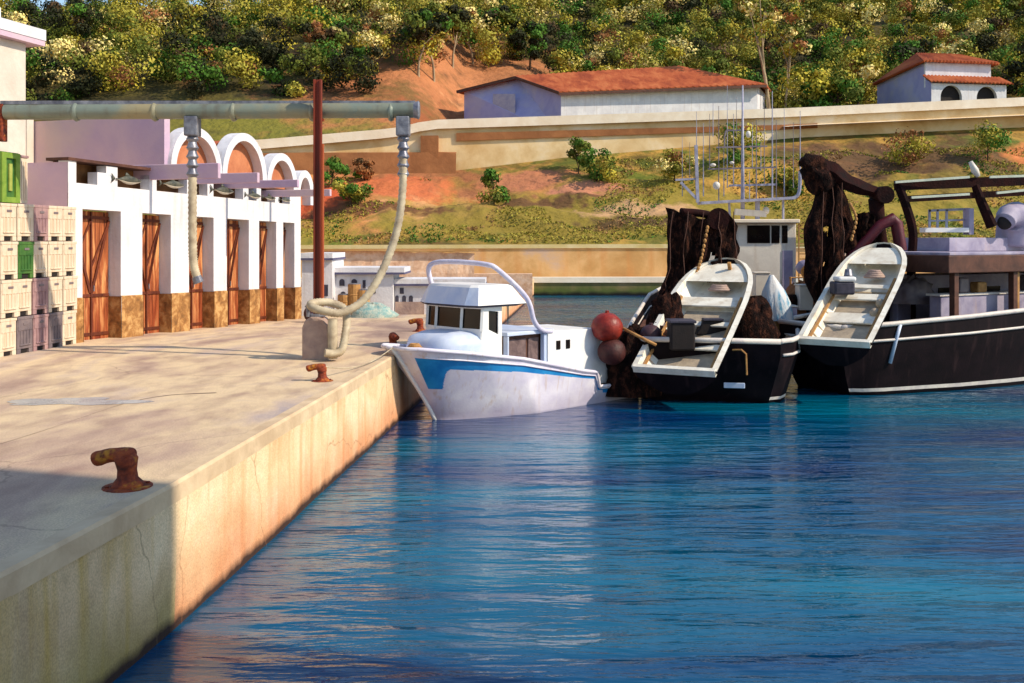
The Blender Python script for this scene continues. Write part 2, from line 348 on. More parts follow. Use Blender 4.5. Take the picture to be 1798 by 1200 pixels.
def bank_z(x, y):
    y1 = wy(x); t = (y-91.2)/(y1-91.2); a = 4.25; b = tab(x, WB)
    z = a+(b-a)*(t**1.0)
    g = noise.noise(V(x*.09, y*.12, 9))*1.0+noise.noise(V(x*.3, y*.3, 5))*.35
    g += .55*(1-abs(noise.noise(V((x+y*1.6)*.16, (y-x*.3)*.1, 21)))*3.2)-.3+.28*noise.noise(V(x*.8, y*.8, 2))
    return z+g*math.sin(math.pi*min(1, max(0, t)))*1.15
def qz(y): return 1.8-.02*(min(48, max(30, y))-30)
def qedge(y): return -4.14+(.1257 if y < 12.6 else .0804)*(y-12.6)

# ------------------------------------------------------------------ setting: hills, bank, quay, water
mb = MB(); xs = [i*3.0-100 for i in range(96)]; rows = []
for j in range(60):
    t = j/59
    rows.append([V(x, wy(x)+.6+150*t**1.3, hill_z(x, wy(x)+.6+150*t**1.3)) for x in xs])
mb.grid(rows)
m_hill = M("wood_floor", [(0.3, S(26, 22, 14)), (0.45, S(52, 46, 20)), (0.58, S(88, 78, 30)), (0.72, S(112, 70, 38))], scale=.09, rough=.95, bump=1, bscale=1.1, dist=.5)
def add_patch(m, cx, cy, rx, ry, col, nscale, soft=.5):
    t = m.node_tree; N = t.nodes; L = t.links; b = N["Principled BSDF"]; src = b.inputs["Base Color"].links[0].from_socket
    ge = N.new("ShaderNodeNewGeometry"); mp = N.new("ShaderNodeMapping"); mp.inputs["Location"].default_value = (-cx/rx, -cy/ry, 0)
    mp.inputs["Scale"].default_value = (1/rx, 1/ry, 0); L.new(ge.outputs["Position"], mp.inputs[0])
    ln = N.new("ShaderNodeVectorMath"); ln.operation = 'LENGTH'; L.new(mp.outputs[0], ln.inputs[0])
    nz = N.new("ShaderNodeTexNoise"); nz.inputs["Scale"].default_value = nscale; nz.inputs["Detail"].default_value = 6; L.new(ge.outputs["Position"], nz.inputs[0])
    ad = N.new("ShaderNodeMath"); ad.operation = 'MULTIPLY_ADD'; ad.inputs[1].default_value = 2.4; L.new(nz.outputs[0], ad.inputs[0]); L.new(ln.outputs["Value"], ad.inputs[2])
    mr = N.new("ShaderNodeMapRange"); mr.inputs[1].default_value = 2.1+soft/2; mr.inputs[2].default_value = 2.1-soft/2; mr.inputs[4].default_value = .86; L.new(ad.outputs[0], mr.inputs[0])
    mx = N.new("ShaderNodeMix"); mx.data_type = 'RGBA'; L.new(mr.outputs[0], mx.inputs[0]); L.new(src, mx.inputs[6]); mx.inputs[7].default_value = col
    L.new(mx.outputs[2], b.inputs["Base Color"])
add_patch(m_hill, -20, 114, 30, 7, S(128, 120, 40), .3, .8)
add_patch(m_hill, 40, 114, 60, 9, S(112, 108, 36), .3, .8)
add_patch(m_hill, -9, 124, 17, 15, S(180, 112, 70), .35, .8)
add_patch(m_hill, -2, 144, 15, 16, S(186, 120, 76), .35, .8)
add_patch(m_hill, -12, 122, 5, 5, S(112, 84, 40), .8, .9)
add_patch(m_hill, -4, 127, 4, 3, S(124, 72, 44), .9, .9)
add_patch(m_hill, 2, 146, 6, 5, S(150, 96, 58), .5, .9)
add_patch(m_hill, -10, 118, 5, 5, S(150, 84, 48), .5, .9)
add_patch(m_hill, -1, 131, 5, 5, S(220, 160, 110), .5, .9)
add_patch(m_hill, 62, 150, 16, 26, S(166, 128, 50), .2)
tag(mb.build("hillside", m_hill, smooth=True), kind='structure')
m_bank = M("bank_earth", [(0.28, S(78, 50, 30)), (0.4, S(112, 92, 34)), (0.48, S(176, 134, 60)), (0.56, S(96, 104, 28)), (0.66, S(124, 116, 36)), (0.74, S(190, 126, 76))], scale=.16, rough=.95, bump=1, bscale=1.3, dist=.4, stretch=(.7, 1, 1), fine=(.5, .5, .6, S(72, 88, 20), .75))
for a in [(-16, 103, 12, 9, S(208, 134, 80), .35), (-6, 102, 10, 5, S(196, 124, 78), .35), (-19, 101, 3.4, 4, S(196, 78, 42), .6), (-8, 100, 6, 5, S(222, 160, 108), .4), (-9, 108, 9, 3.5, S(150, 92, 58), .4), (20, 99, 34, 8, S(142, 122, 44), .25), (2, 96, 16, 4.5, S(136, 116, 42), .3), (-22, 95, 10, 4, S(150, 126, 48), .3),
          (2, 106, 5, 2.6, S(184, 114, 82), .5), (8, 103, 4.0, 1.8, S(196, 126, 98), .6), (14, 95.5, 9, 1.2, S(88, 62, 40), .8), (2, 101, 8, 1.2, S(96, 62, 40), .9), (-14, 99, 9, 1.3, S(100, 60, 38), .9), (-12, 105, 7, 3, S(196, 104, 62), .5), (12, 98, 6, 1.6, S(196, 152, 110), .6),
          (36, 108, 9, 4, S(96, 62, 44), .3), (48, 108, 6, 6, S(96, 66, 40), .3), (58, 108, 7, 3, S(204, 118, 66), .4), (26, 104, 8, 4, S(190, 144, 64), .4)]:
    add_patch(m_bank, *a)
mb = MB(); xs = [i*.7-60 for i in range(260)]
mb.grid([[V(x, 91.2+(wy(x)-91.2)*j/40, bank_z(x, 91.2+(wy(x)-91.2)*j/40)) for x in xs] for j in range(41)])
tag(mb.build("bank", m_bank, smooth=True), kind='structure')

# quay surface
mb = MB(); ys = [-14, -8, -3, 0, 2, 4, 6, 8, 10, 12, 12.6]+[14+2*i for i in range(39)]; rows = []
for y in ys:
    e = qedge(y)-.24; rows.append([V(x, y, qz(y)) for x in [-90, -60, -40, -30, -24, -20, -16, -12, -10, -8, -6.5, min(-5.3, e-.2), e]])
mb.grid(rows); tag(mb.build("quay", m_quay), kind='structure')
mb = MB(); rows = []; rw = []; ro = []
for y in ys:
    e = qedge(y); z = qz(y); nz = noise.noise(V(y*.7, 1, 1))*.015
    rows.append([V(e-.24, y, z), V(e-.03+nz, y, z+.006), V(e+nz, y, z-.035), V(e+nz, y, z-.25)])
mb.grid(rows); tag(mb.build("quay_coping", m_edge, smooth=False), kind='structure')
def wallstrip(ya, yb, n):
    out = []
    for i in range(n+1):
        y = lerp(ya, yb, i/n); e = qedge(y); z = qz(y)
        out.append([V(e+noise.noise(V(y*.5, zz*.8, 2))*.03-.004, y, zz) for zz in [z-.24, z-.5, z-.8, z-1.1, z-1.4, .3, .14, .05, -2.5]])
    return out
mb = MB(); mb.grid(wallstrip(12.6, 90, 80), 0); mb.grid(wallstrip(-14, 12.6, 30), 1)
tag(mb.build("quay_wall", [m_qwall, m_qshade], smooth=False), kind='structure')
# expansion joint, a shallow tarred strip
mb = MB(); jp = [P(0, 783, 1), P(120, 752, 1), P(230, 716, 1), P(330, 700, 1)]
pts = []
for px, py in [(-40, 790), (0, 780), (90, 752), (160, 728), (230, 706), (300, 694), (380, 690)]:
    d = (CZ-1.8)*F/(py-HY); pts.append(V((px-HX)*d/F, d, 1.804))
pp = spline(pts, 5); rows = []
for i, p in enumerate(pp):
    w = .035+.03*noise.noise(V(i*.4, 0, 0)); rows.append([p+V(0, -w, 0), p+V(0, w, 0)])
mb.grid(rows); tag(mb.build("expansion_joint", M("tar", two(S(92, 68, 60), S(120, 92, 78)), scale=3)), kind='structure')
# puddle
mb = MB(); c = V((110-HX)*((2.996*F/285))/F, 2.996*F/285, 1.805); pl = []
for k in range(40):
    a = k/40*2*math.pi; r = 1+.75*noise.noise(V(math.cos(a)*1.6, math.sin(a)*1.6, 4))+.12*noise.noise(V(math.cos(a)*5, math.sin(a)*5, 1)); pl.append(c+V(math.cos(a)*1.15*r, math.sin(a)*.5*r, 0))
mb.add(pl, [tuple(range(40))])
m_pud = M("puddle_water", two(S(150, 150, 150), S(176, 174, 170)), scale=2, rough=.28, bump=.3, bscale=9, rvar=.1, spec=.6)
tag(mb.build("puddle", m_pud), kind='structure')

# water
wm = bpy.data.materials.new("sea_water"); wm.use_nodes = True; t = wm.node_tree; N = t.nodes; L = t.links; b = N["Principled BSDF"]
b.inputs["Roughness"].default_value = .07; b.inputs["IOR"].default_value = 1.6
tc = N.new("ShaderNodeTexCoord")
def wnoise(sc, det, rot=0, dis=.3):
    mp = N.new("ShaderNodeMapping"); mp.inputs["Scale"].default_value = sc; mp.inputs["Rotation"].default_value = (0, 0, rot); L.new(tc.outputs["Object"], mp.inputs[0])
    n = N.new("ShaderNodeTexNoise"); n.inputs["Scale"].default_value = 1; n.inputs["Detail"].default_value = det; n.inputs["Distortion"].default_value = dis
    L.new(mp.outputs[0], n.inputs[0]); return n.outputs[0]
a1 = wnoise((.42, 1.7, 1), 3, R(10)); a2 = wnoise((1.7, 6.0, 1), 4, R(-7)); a3 = wnoise((.07, .2, 1), 3, 0)
mu = N.new("ShaderNodeMath"); mu.operation = 'MULTIPLY_ADD'; mu.inputs[1].default_value = .20; L.new(a2, mu.inputs[0]); L.new(a1, mu.inputs[2])
bp = N.new("ShaderNodeBump"); bp.inputs["Strength"].default_value = 1.0; bp.inputs["Distance"].default_value = .125
L.new(mu.outputs[0], bp.inputs["Height"]); L.new(bp.outputs[0], b.inputs["Normal"])
cr = N.new("ShaderNodeValToRGB"); e = cr.color_ramp.elements; e[0].position = .38; e[0].color = (0.000, .028, .11, 1); e[1].position = .65; e[1].color = (0.000, .135, .22, 1)
L.new(a3, cr.inputs[0]); L.new(cr.outputs[0], b.inputs["Base Color"])
mb = MB(); mb.add([V(-12, -300, 0), V(400, -300, 0), V(400, 96, 0), V(-12, 96, 0)], [(0, 1, 2, 3)])
tag(mb.build("water", wm), kind='structure')

# far shore: quay face, terrace, high stone wall
mb = MB(); rows = []
for i in range(90):
    x = 1.6+i*1.6; y = 87+.03*x
    rows.append([V(x, y, -2), V(x+noise.noise(V(x, 0, 0))*.1, y, .3), V(x, y+.05, 1.2)])
mb.grid(rows); tag(mb.build("far_quay_face", m_algae), kind='structure')
mb = MB(); mb.box(1.6, 144, 86.9, 88.2, 1.1, 1.55, T=lambda x, y, z: V(x, y+.03*x, z))
mb.box(-30, 144, 88.2, 92.2, 1.0, 1.40, T=lambda x, y, z: V(x, y+.03*x, z))
tag(mb.build("far_terrace", m_ledge), kind='structure')
t_ = thing("stone_wall", "long ochre stone wall above the far waterside terrace, below the grassy bank", "wall", (20, 92, 1.4))
mb = MB(); rows = []
for i in range(120):
    x = -34+i*1.5; y = 90.6+.02*x; rows.append([V(x, y, 1.3), V(x, y+.2, 2.8), V(x, y+.35, 4.0)])
mb.grid(rows); mb.build("wall_face", m_ochre, t_)
mb = MB(); mb.box(-34, 145, 90.8, 91.9, 3.98, 4.32, T=lambda x, y, z: V(x, y+.02*x, z+.003*x)); mb.build("coping", M("wall_coping", two(S(196, 174, 110), S(214, 196, 150)), scale=.5), t_)

# road wall (upper)
t_ = thing("retaining_wall", "long cream retaining wall of the upper road with a white parapet", "wall", (20, 112, 14))
xs = [-80+i*2 for i in range(110)]
mb = MB(); mb.grid([[V(x, wy(x), tab(x, WB)-1.0) for x in xs], [V(x, wy(x)+.1, lerp(tab(x, WB), tab(x, WT), .5)) for x in xs], [V(x, wy(x)+.2, tab(x, WT)-.9) for x in xs]]); mb.build("wall_face", m_rwall, t_)
mb = MB(); mb.grid([[V(x, wy(x)-.35, tab(x, WT)-1.0) for x in xs], [V(x, wy(x)-.35, tab(x, WT)-.02) for x in xs], [V(x, wy(x)+.9, tab(x, WT)+.02) for x in xs], [V(x, wy(x)+.9, tab(x, WT)-1.2) for x in xs]])
mb.build("parapet", m_ledge, t_)
mb = MB(); xx = [x for x in xs if -30 < x < -5.5]
mb.grid([[V(x, wy(x)-.9, tab(x, WB)-1.2) for x in xx], [V(x, wy(x)-.5, tab(x, WB)+1.9+.3*noise.noise(V(x*.4, 0, 0))) for x in xx], [V(x, wy(x)+.1, tab(x, WB)+2.0) for x in xx]]); mb.build("footing", m_rbrown, t_)
mb = MB(); a = -6.2
for x in range(-6, 34, 2):
    z0 = tab(x, WT)-2.35; z1 = tab(x+2, WT)-2.35; y0 = wy(x)-.12; y1 = wy(x+2)-.12; h = .8*(1-.012*x)
    mb.hexa([V(x, y0, z0), V(x+2, y1, z1), V(x+2, y1+.3, z1), V(x, y0+.3, z0), V(x, y0, z0+h), V(x+2, y1, z1+h), V(x+2, y1+.3, z1+h), V(x, y0+.3, z0+h)])
mb.build("drain_channel", m_rbrown, t_)
mb = MB(); mb.box(-9.8, -7.9, wy(-9)-.5, wy(-9)+.2, 12.6, 15.9); mb.build("doorway", m_rbrown, t_)
mb = MB(); mb.grid([[V(x, wy(x)-1.8, lerp(tab(x, WB), tab(x, WT), .35)) for x in xs if x > 28], [V(x, wy(x)+.1, lerp(tab(x, WB), tab(x, WT), .42)) for x in xs if x > 28]]); mb.build("ledge", m_ledge, t_)

# ------------------------------------------------------------------ buildings on the upper road
def poly(mb, *pts, mi=0): mb.add(list(pts), [tuple(range(len(pts)))], mi)
C = P(985, 216, 118); Lc = P(815, 219, 126); Rc = P(1330, 203, 124)
Ce = P(985, 163, 118); Le = P(815, 160, 126); Re = P(1330, 149, 124)
back = V(4, 11, 0); ap = P(910, 139, 124)
t_ = thing("long_hall", "long low hall with a terracotta roof, white side and shade-tinted lavender gable on the road", "building", C)
dn = V(0, 0, -1.5)
mb = MB(); poly(mb, C+dn, Rc+dn, Re, Ce); poly(mb, Rc+dn, Rc+back+dn, Re+back, Re); poly(mb, Rc+back+dn, Lc+dn, Le, Re+back); mb.build("wall", m_white, t_)
mb = MB(); poly(mb, Lc+dn, C+dn, Ce, ap+V(0, 0, -.05), Le); g = mb.build("gable_wall", m_gable_shade, t_)
mb = MB(); a = P(872, 172, 121); b_ = P(905, 168, 120.5)
n_ = (C-Lc).cross(V(0, 0, 1)).normalized(); n_ = n_ if n_.y < 0 else -n_
def onG(px, py):
    k = (px-815)/170; q = Lc.lerp(C, k); d = q.y; return P(px, py, d)+n_*.06
for (x0, x1, y0, y1) in [(866, 905, 165, 205)]:
    mb.prism([onG(x0, y1), onG(x1, y1), onG(x1, y0), onG(x0, y0)], -n_*.05)
mb.build("shutter", M("grey_shutter", two(S(150, 150, 176), S(176, 172, 184))), t_)
apb = P(1195, 118, 131); ov = V(0.3, -.8, 0)
mb = MB(); th = V(0, 0, .3)
Ceo = Ce+V(-.3, -.8, -.15); Reo = Re+V(.9, -.8, -.15); Leo = Le+V(-.9, -.5, -.2); apo = ap+V(-.4, -.9, .12)
bL = Le+V(3, 9, 0); bR = Re+V(5, 12, .5)
nseg = 40
def slope(mb, e0, e1, r0, r1, n, th):   # corrugated tile slope between eave and ridge
    rows = []
    for j in range(7):
        row = []
        for i in range(n*2+1):
            k = i/(n*2); p = e0.lerp(e1, k).lerp(r0.lerp(r1, k), j/6)
            row.append(p+V(0, 0, (.13 if i % 2 else 0)+.02*((j*7+i*3) % 5)/5))
        rows.append(row)
    mb.grid(rows)
slope(mb, Ceo, Reo, apo, apb, 34, th)
poly(mb, Reo, bR, apb); poly(mb, bR, bL, apo, apb); poly(mb, bL, Leo, apo)
mb.build("roof", m_tile, t_, solid=.2)
mb = MB(); mb.bar(Ceo+V(0, -.05, -.12), Reo+V(0, -.05, -.12), .12, .3); mb.bar(Leo+V(0, -.1, 0), apo+V(0, -.1, -.1), .15, .35); mb.bar(apo+V(0, -.1, -.1), Ceo+V(0, -.1, 0), .15, .35); mb.build("eave_board", m_bdeck, t_)

# white house far right
A0 = P(1625, 192, 122); B0 = P(1768, 189, 124); Dl = P(1540, 192, 133)
t_ = thing("white_house", "small white house with two dark arches and terracotta roofs, behind the road wall", "house", A0)
fx = (B0-A0); fx.z = 0; fx.normalize(); fn = V(fx.y, -fx.x, 0); T = frame(A0, fx, -fn, (0, 0, 1)); Wd = 9.9
sidev = (Dl-A0); sidev.z = 0
mb = MB()
def archwall(mb, T, x0, x1, z0, z1, arches, y=0, n=14):   # wall with arched openings as strips
    cur = x0
    for (c, r, zb, zs) in arches:   # centre, radius, bottom, spring height
        mb.add([T(cur, y, z0), T(c-r, y, z0), T(c-r, y, z1), T(cur, y, z1)], [(0, 1, 2, 3)])
        if zb > z0: mb.add([T(c-r, y, z0), T(c+r, y, z0), T(c+r, y, zb), T(c-r, y, zb)], [(0, 1, 2, 3)])
        top = []; up = []
        for i in range(n+1):
            a = math.pi*(1-i/n); top.append(T(c+r*math.cos(a), y, zs+r*math.sin(a))); up.append(T(c+r*math.cos(a), y, z1))
        for i in range(n): mb.add([top[i], top[i+1], up[i+1], up[i]], [(0, 1, 2, 3)])
        bk = [T(c+r*math.cos(math.pi*(1-i/n)), y+.5, zs+r*math.sin(math.pi*(1-i/n))) for i in range(n+1)]
        for i in range(n): mb.add([top[i], top[i+1], bk[i+1], bk[i]], [(0, 1, 2, 3)])
        for s_ in (-1, 1): mb.add([T(c+s_*r, y, zb), T(c+s_*r, y+.5, zb), T(c+s_*r, y+.5, zs), T(c+s_*r, y, zs)], [(0, 1, 2, 3)])
        cur = c+r
    mb.add([T(cur, y, z0), T(x1, y, z0), T(x1, y, z1), T(cur, y, z1)], [(0, 1, 2, 3)])
archwall(mb, T, 0, Wd, -1, 2.95, [(2.6, 1.4, .15, 1.35), (7.3, 1.35, .15, 1.38)], y=-1.2)
mb.box(0, Wd-1.2, .01, .3, 2.6, 5.6, T); mb.box(Wd-.3, Wd, -1.19, 0, -1, 2.9, T)
mb.build("wall", m_white, t_)
mb = MB(); p0 = T(0, -1.2, -1); p1 = A0+sidev; 
poly(mb, p1+V(0, 0, -1), p0, T(0, -1.2, 2.95), T(0, 0, 3.6), T(0, 0, 5.6), p1+V(0, 0, 4.6)); mb.build("side_wall", m_gable_shade, t_)
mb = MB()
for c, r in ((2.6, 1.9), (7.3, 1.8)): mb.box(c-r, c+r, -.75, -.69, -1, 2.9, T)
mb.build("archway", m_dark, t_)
mb = MB(); slope(mb, T(-.3, -1.7, 3.0), T(Wd+.6, -1.7, 3.0), T(-.3, .1, 4.0), T(Wd+.1, .1, 4.0), 22, 0); mb.build("porch_roof", m_tile, t_, solid=.15)
mb = MB(); rg0 = T(1.0, 3.5, 7.2); rg1 = T(Wd-3.2, 3.5, 7.2); e0 = T(-.6, -.6, 5.6); e1 = T(Wd-.5, -.6, 5.6); l1 = p1+V(-.6, 0, 4.6)
slope(mb, e0, e1, rg0, rg1, 22, 0); poly(mb, l1, e0, rg0); poly(mb, e1, T(Wd, 7, 5.6), rg1); poly(mb, T(Wd, 7, 5.6), l1, rg0, rg1); mb.build("roof", m_tile, t_, solid=.25)

# ------------------------------------------------------------------ facade building with doors and vaults
DF = V(.314, .949, 0).normalized(); NF = V(.949, -.314, 0).normalized(); FO = V(-12.5, 29.8, 1.8)
def B(s, t, z): return FO+DF*s+NF*t+V(0, 0, z-.0195*s)
fb = thing("fish_market_hall", "white quayside hall with orange doors, arched vaults and a stone base", "building", FO)
DO = [(0, 1.65), (2.65, 4.08), (5.05, 6.46), (7.26, 8.68), (9.37, 10.59), (11.1, 11.96)]
DH = 3.88; ZW = 4.62; mw = MB(); ms = MB(); sd_ = 1.28; cur = -.57; END = 12.45; rec = .43
def fq(mb, s0, s1, z0, z1, t=0, nz=6):
    rows = []; n = max(1, int((s1-s0)/.5))
    for j in range(2):
        rows.append([B(lerp(s0, s1, i/n), t, [z0, z1][j]) for i in range(n+1)])
    mb.grid(rows)
for (a, b_) in DO+[(END, END)]:
    fq(mw, cur, a, sd_, DH); ms = MB(); fq(ms, cur, a, 0-.3, sd_, .035)
    if cur > 0: ms.add([B(cur-.02, .035, -.3), B(cur-.02, -rec-.1, -.3), B(cur-.02, -rec-.1, sd_), B(cur-.02, .035, sd_)], [(0, 1, 2, 3)])
    ms.add([B(cur, .035, sd_), B(a, .035, sd_), B(a, 0, sd_+.02), B(cur, 0, sd_+.02)], [(0, 1, 2, 3)])
    if b_ > a:
        for s_ in (a, b_):
            mw.add([B(s_, 0, sd_), B(s_, -rec-.1, sd_), B(s_, -rec-.1, DH), B(s_, 0, DH)], [(0, 1, 2, 3)])
            if s_ == a: ms.add([B(s_+.02, .035, -.3), B(s_+.02, -rec-.1, -.3), B(s_+.02, -rec-.1, sd_), B(s_+.02, .035, sd_)], [(0, 1, 2, 3)])
        mw.add([B(a, 0, DH), B(b_, 0, DH), B(b_, -rec-.1, DH), B(a, -rec-.1, DH)], [(0, 1, 2, 3)])
    if a == END: ms.add([B(END, .035, -.3), B(END, -7, -.3), B(END, -7, sd_), B(END, .035, sd_)], [(0, 1, 2, 3)])
    ms.build('stone_base', m_stone, fb)
    cur = b_
fq(mw, -.57, END, DH, ZW)
# piers of the clerestory and end walls
mw.add([B(END, 0, sd_), B(END, -7, sd_), B(END, -7, ZW+.5), B(END, 0, ZW+.5)], [(0, 1, 2, 3)])
piers = [(-.57, -.25, 5.24), (.62, 1.0, 5.0), (1.0, 1.5, 5.22), (3.0, 3.35, 5.1), (4.95, 5.25, 5.1), (6.1, 6.45, 5.1), (8.3, 8.65, 5.1), (9.2, 9.5, 5.1), (10.5, 10.8, 5.1), (11.6, 12.45, 5.0)]
for a, b_, z in piers: mw.box(a, b_, -.35, 0, ZW-.001, z, B)
mw.box(-.57, END, -.35, -.02, ZW-.3, ZW-.004, B)
mw.build("wall", m_white, fb)
mb = MB(); mb.add([B(-.572, -.02, -.3), B(-.572, -7, -.3), B(-.572, -7, 5.2), B(-.572, -.02, 5.2)], [(0, 1, 2, 3)])
mb.box(5.0, 5.3, -9, -.95, 4.5, 7.3, B); mb.build("end_wall", m_shade_lilac, fb)
mb = MB(); mb.box(-.4, END-.1, -.7, -.62, ZW-.3, 5.26, B); mb.build("recess_panel", m_brown, fb)
mb = MB(); mb.box(-.62, 3.1, -.75, .05, 5.245, 5.33, B); mb.box(3.1, END, -.8, -.1, 5.12, 5.2, B); mb.build("eave", m_bdeck, fb)
mb = MB(); mb.box(-.5, END, -7, -.82, 4.9, 5.1, B); mb.build("roof", m_rwall, fb)
# doors
for k, (a, b_) in enumerate(DO):
    md = MB(); mid = (a+b_)/2; t0 = -rec
    nb = 8
    for leaf in (0, 1):
        x0 = a+.03 if leaf == 0 else mid+.015; x1 = mid-.015 if leaf == 0 else b_-.03
        for q in range(4):
            u0 = lerp(x0, x1, q/4)+.006; u1 = lerp(x0, x1, (q+1)/4)-.006
            md.box(u0, u1, t0-.05, t0-.006*((q*3+leaf) % 3), -.02, DH-.03, B)
    d = md.build("door", m_door, fb)
    mk = MB()
    for leaf in (0, 1):
        x0 = a+.05 if leaf == 0 else mid+.03; x1 = mid-.03 if leaf == 0 else b_-.05
        for z in (.12, 1.28, 3.62): mk.box(x0, x1, t0+.002, t0+.032, z, z+.09, B)
        mk.bar(B(x0 if leaf else x1, t0+.02, 1.4), B(x1 if leaf else x0, t0+.02, 3.6), .035, .09)
        mk.bar(B(x1, t0+.02, 3.55), B(x0, t0+.02, 2.2), .03, .06)
    mk.box(mid-.03, mid+.03, t0+.004, t0+.05, 0, DH-.03, B)
    mk.build("door_frame", m_dwood, d)
    mh = MB(); mh.box(mid+.07, mid+.1, t0+.01, t0+.07, 1.45, 1.62, B); mh.build("handle", m_steel, d)
# arches: centre s, half width, spring z, apex z
AR = [(6.66, 1.5, 5.2, 7.1), (9.7, 1.52, 5.15, 7.25), (12.4, 1.18, 5.0, 6.75), (14.25, .72, 4.85, 6.2)]
for (c, hw, z0, za) in AR:
    pr = lambda r, a: (c+(hw-r)*math.cos(a), z0+.35+(za-z0-.35-r)*math.sin(a))
    ang = [math.pi*i/22 for i in range(23)]; mb = MB()
    def ring(r, t):
        p = [B(c+hw-r, t, z0-.1)]+[B(pr(r, a)[0], t, pr(r, a)[1]) for a in ang]+[B(c-hw+r, t, z0-.1)]; return p
    th_ = .3
    mb.grid([ring(0, -1.3), ring(0, -.8), ring(th_, -.8), ring(th_, -1.25)]); ao = mb.build("arch", m_white, fb, auto=40)
    mb = MB(); q = ring(th_-.02, -1.2); mb.add(q, [tuple(range(len(q)))]); mb.build("arch_panel", m_terra, ao)
    mb = MB(); q0 = ring(.26, -1.29); q1 = ring(.26, -8.5); mb.grid([q0, q1]); mb.build("vault_roof", m_tile, ao, smooth=True)
# projecting beams, shade tinted lilac
for (s_, t0, t1, z0, z1) in [(3.0, -.3, 2.55, 4.95, 5.43), (5.3, -.5, 2.5, 4.98, 5.32), (7.2, -.6, 2.9, 4.95, 5.22), (10.1, -.6, 2.6, 4.82, 5.08)]:
    mb = MB(); mb.box(s_, s_+.14, t0-.5, t1, z0, z1, B); mb.build("roof_beam", m_shade_lilac, fb, bevel=.02)
# fish ornaments
m_fd = M("fish_dark", two(S(56, 60, 54), S(96, 94, 80)), scale=6, rough=.5); m_fl = M("fish_belly", two(S(190, 180, 160), S(214, 206, 190)), scale=6, rough=.5)
for (s_, z, L_) in [(1.9, 4.86, 1.15), (4.1, 4.88, 1.1), (6.95, 4.86, 1.2), (8.9, 4.8, .9), (10.0, 4.78, .8), (11.15, 4.76, .7)]:
    mb = MB(); n = 13; rows = []
    X = lambda i: s_+.08+(i/(n-1)-.5)*L_
    prof = [.03, .025, .06, .1, .13, .15, .155, .15, .14, .12, .09, .06, .01]
    for i in range(n):
        r = prof[i]*L_; rows.append([B(X(i), .04+.5*r*math.cos(a*math.pi/6), z+r*.75*math.sin(a*math.pi/6)) for a in range(12)])
    mb.grid(rows, close=True)
    for f in range(len(mb.f)): mb.m[f] = 1 if 7 <= (f % 12) <= 10 else 0
    mb.prism([B(s_-.48*L_, .03, z), B(s_-.62*L_, .03, z+.13*L_), B(s_-.58*L_, .03, z), B(s_-.62*L_, .03, z-.1*L_)], NF*.03)
    mb.prism([B(s_-.1*L_, .03, z+.1*L_), B(s_+.15*L_, .03, z+.1*L_), B(s_-.05*L_, .03, z+.2*L_)], NF*.03)
    mb.build("fish_ornament", [m_fd, m_fl], fb, smooth=True)

# left house with roof
HL = P(45, 300, 30.0); HL.z = 1.8
lb = thing("quayside_house", "cream house with a broad white eave behind the crate stack", "building", HL)
hx = V(-.25, -.968, 0).normalized(); hn = V(.968, -.25, 0)      # wall runs toward the camera and left
T = frame(HL, hx, hn, (0, 0, 1)); T0 = T
mb = MB()
mb.box(0, 9, -6, 0, 0, 8.715, T); mb.build("wall", m_cream, lb)
mb = MB(); mb.box(-.48, 10, -7, .28, 8.72, 8.88, T); mb.build("soffit", m_shade_lilac, lb)
mb = MB(); mb.box(-.5, 10, -7, .3, 8.882, 9.2, T); mb.box(.3, 10, -6, -.6, 9.202, 9.75, T); mb.build("eave", m_white, lb)
mb = MB()
w0 = MB()
for c in (2.05, 4.6):
    ptsA = [T(c-.4, .0, 6.8), T(c+.4, .0, 6.8), T(c+.4, 0, 7.6)]+[T(c+.4*math.cos(a*math.pi/8), 0, 7.6+.4*math.sin(a*math.pi/8)) for a in range(1, 8)]+[T(c-.4, 0, 7.6)]
    mb = MB(); mb.prism(ptsA, hn*.05); w_ = mb.build("window", m_dwood, lb)
    ptsB = [T(c-.3, .05, 6.9), T(c+.3, .05, 6.9), T(c+.3, .05, 7.6)]+[T(c+.3*math.cos(a*math.pi/8), .05, 7.6+.3*math.sin(a*math.pi/8)) for a in range(1, 8)]+[T(c-.3, .05, 7.6)]
    mb = MB(); mb.prism(ptsB, hn*.012); mb.build("pane", m_lav, w_)
# pale strip of wall between house and hall
t_ = thing("courtyard_wall", "pale cream wall between the cream house and the shade-tinted lilac end wall", "wall", (-16.5, 36, 1.8))
mb = MB(); mb.box(-19.9, -17.05, 36, 36.5, 1.7, 9.1); mb.build("wall_face", m_cream, t_)
mb = MB(); mb.box(-20, -17.0, 35.94, 36.56, 9.1, 9.25); mb.build("coping", m_ledge, t_)

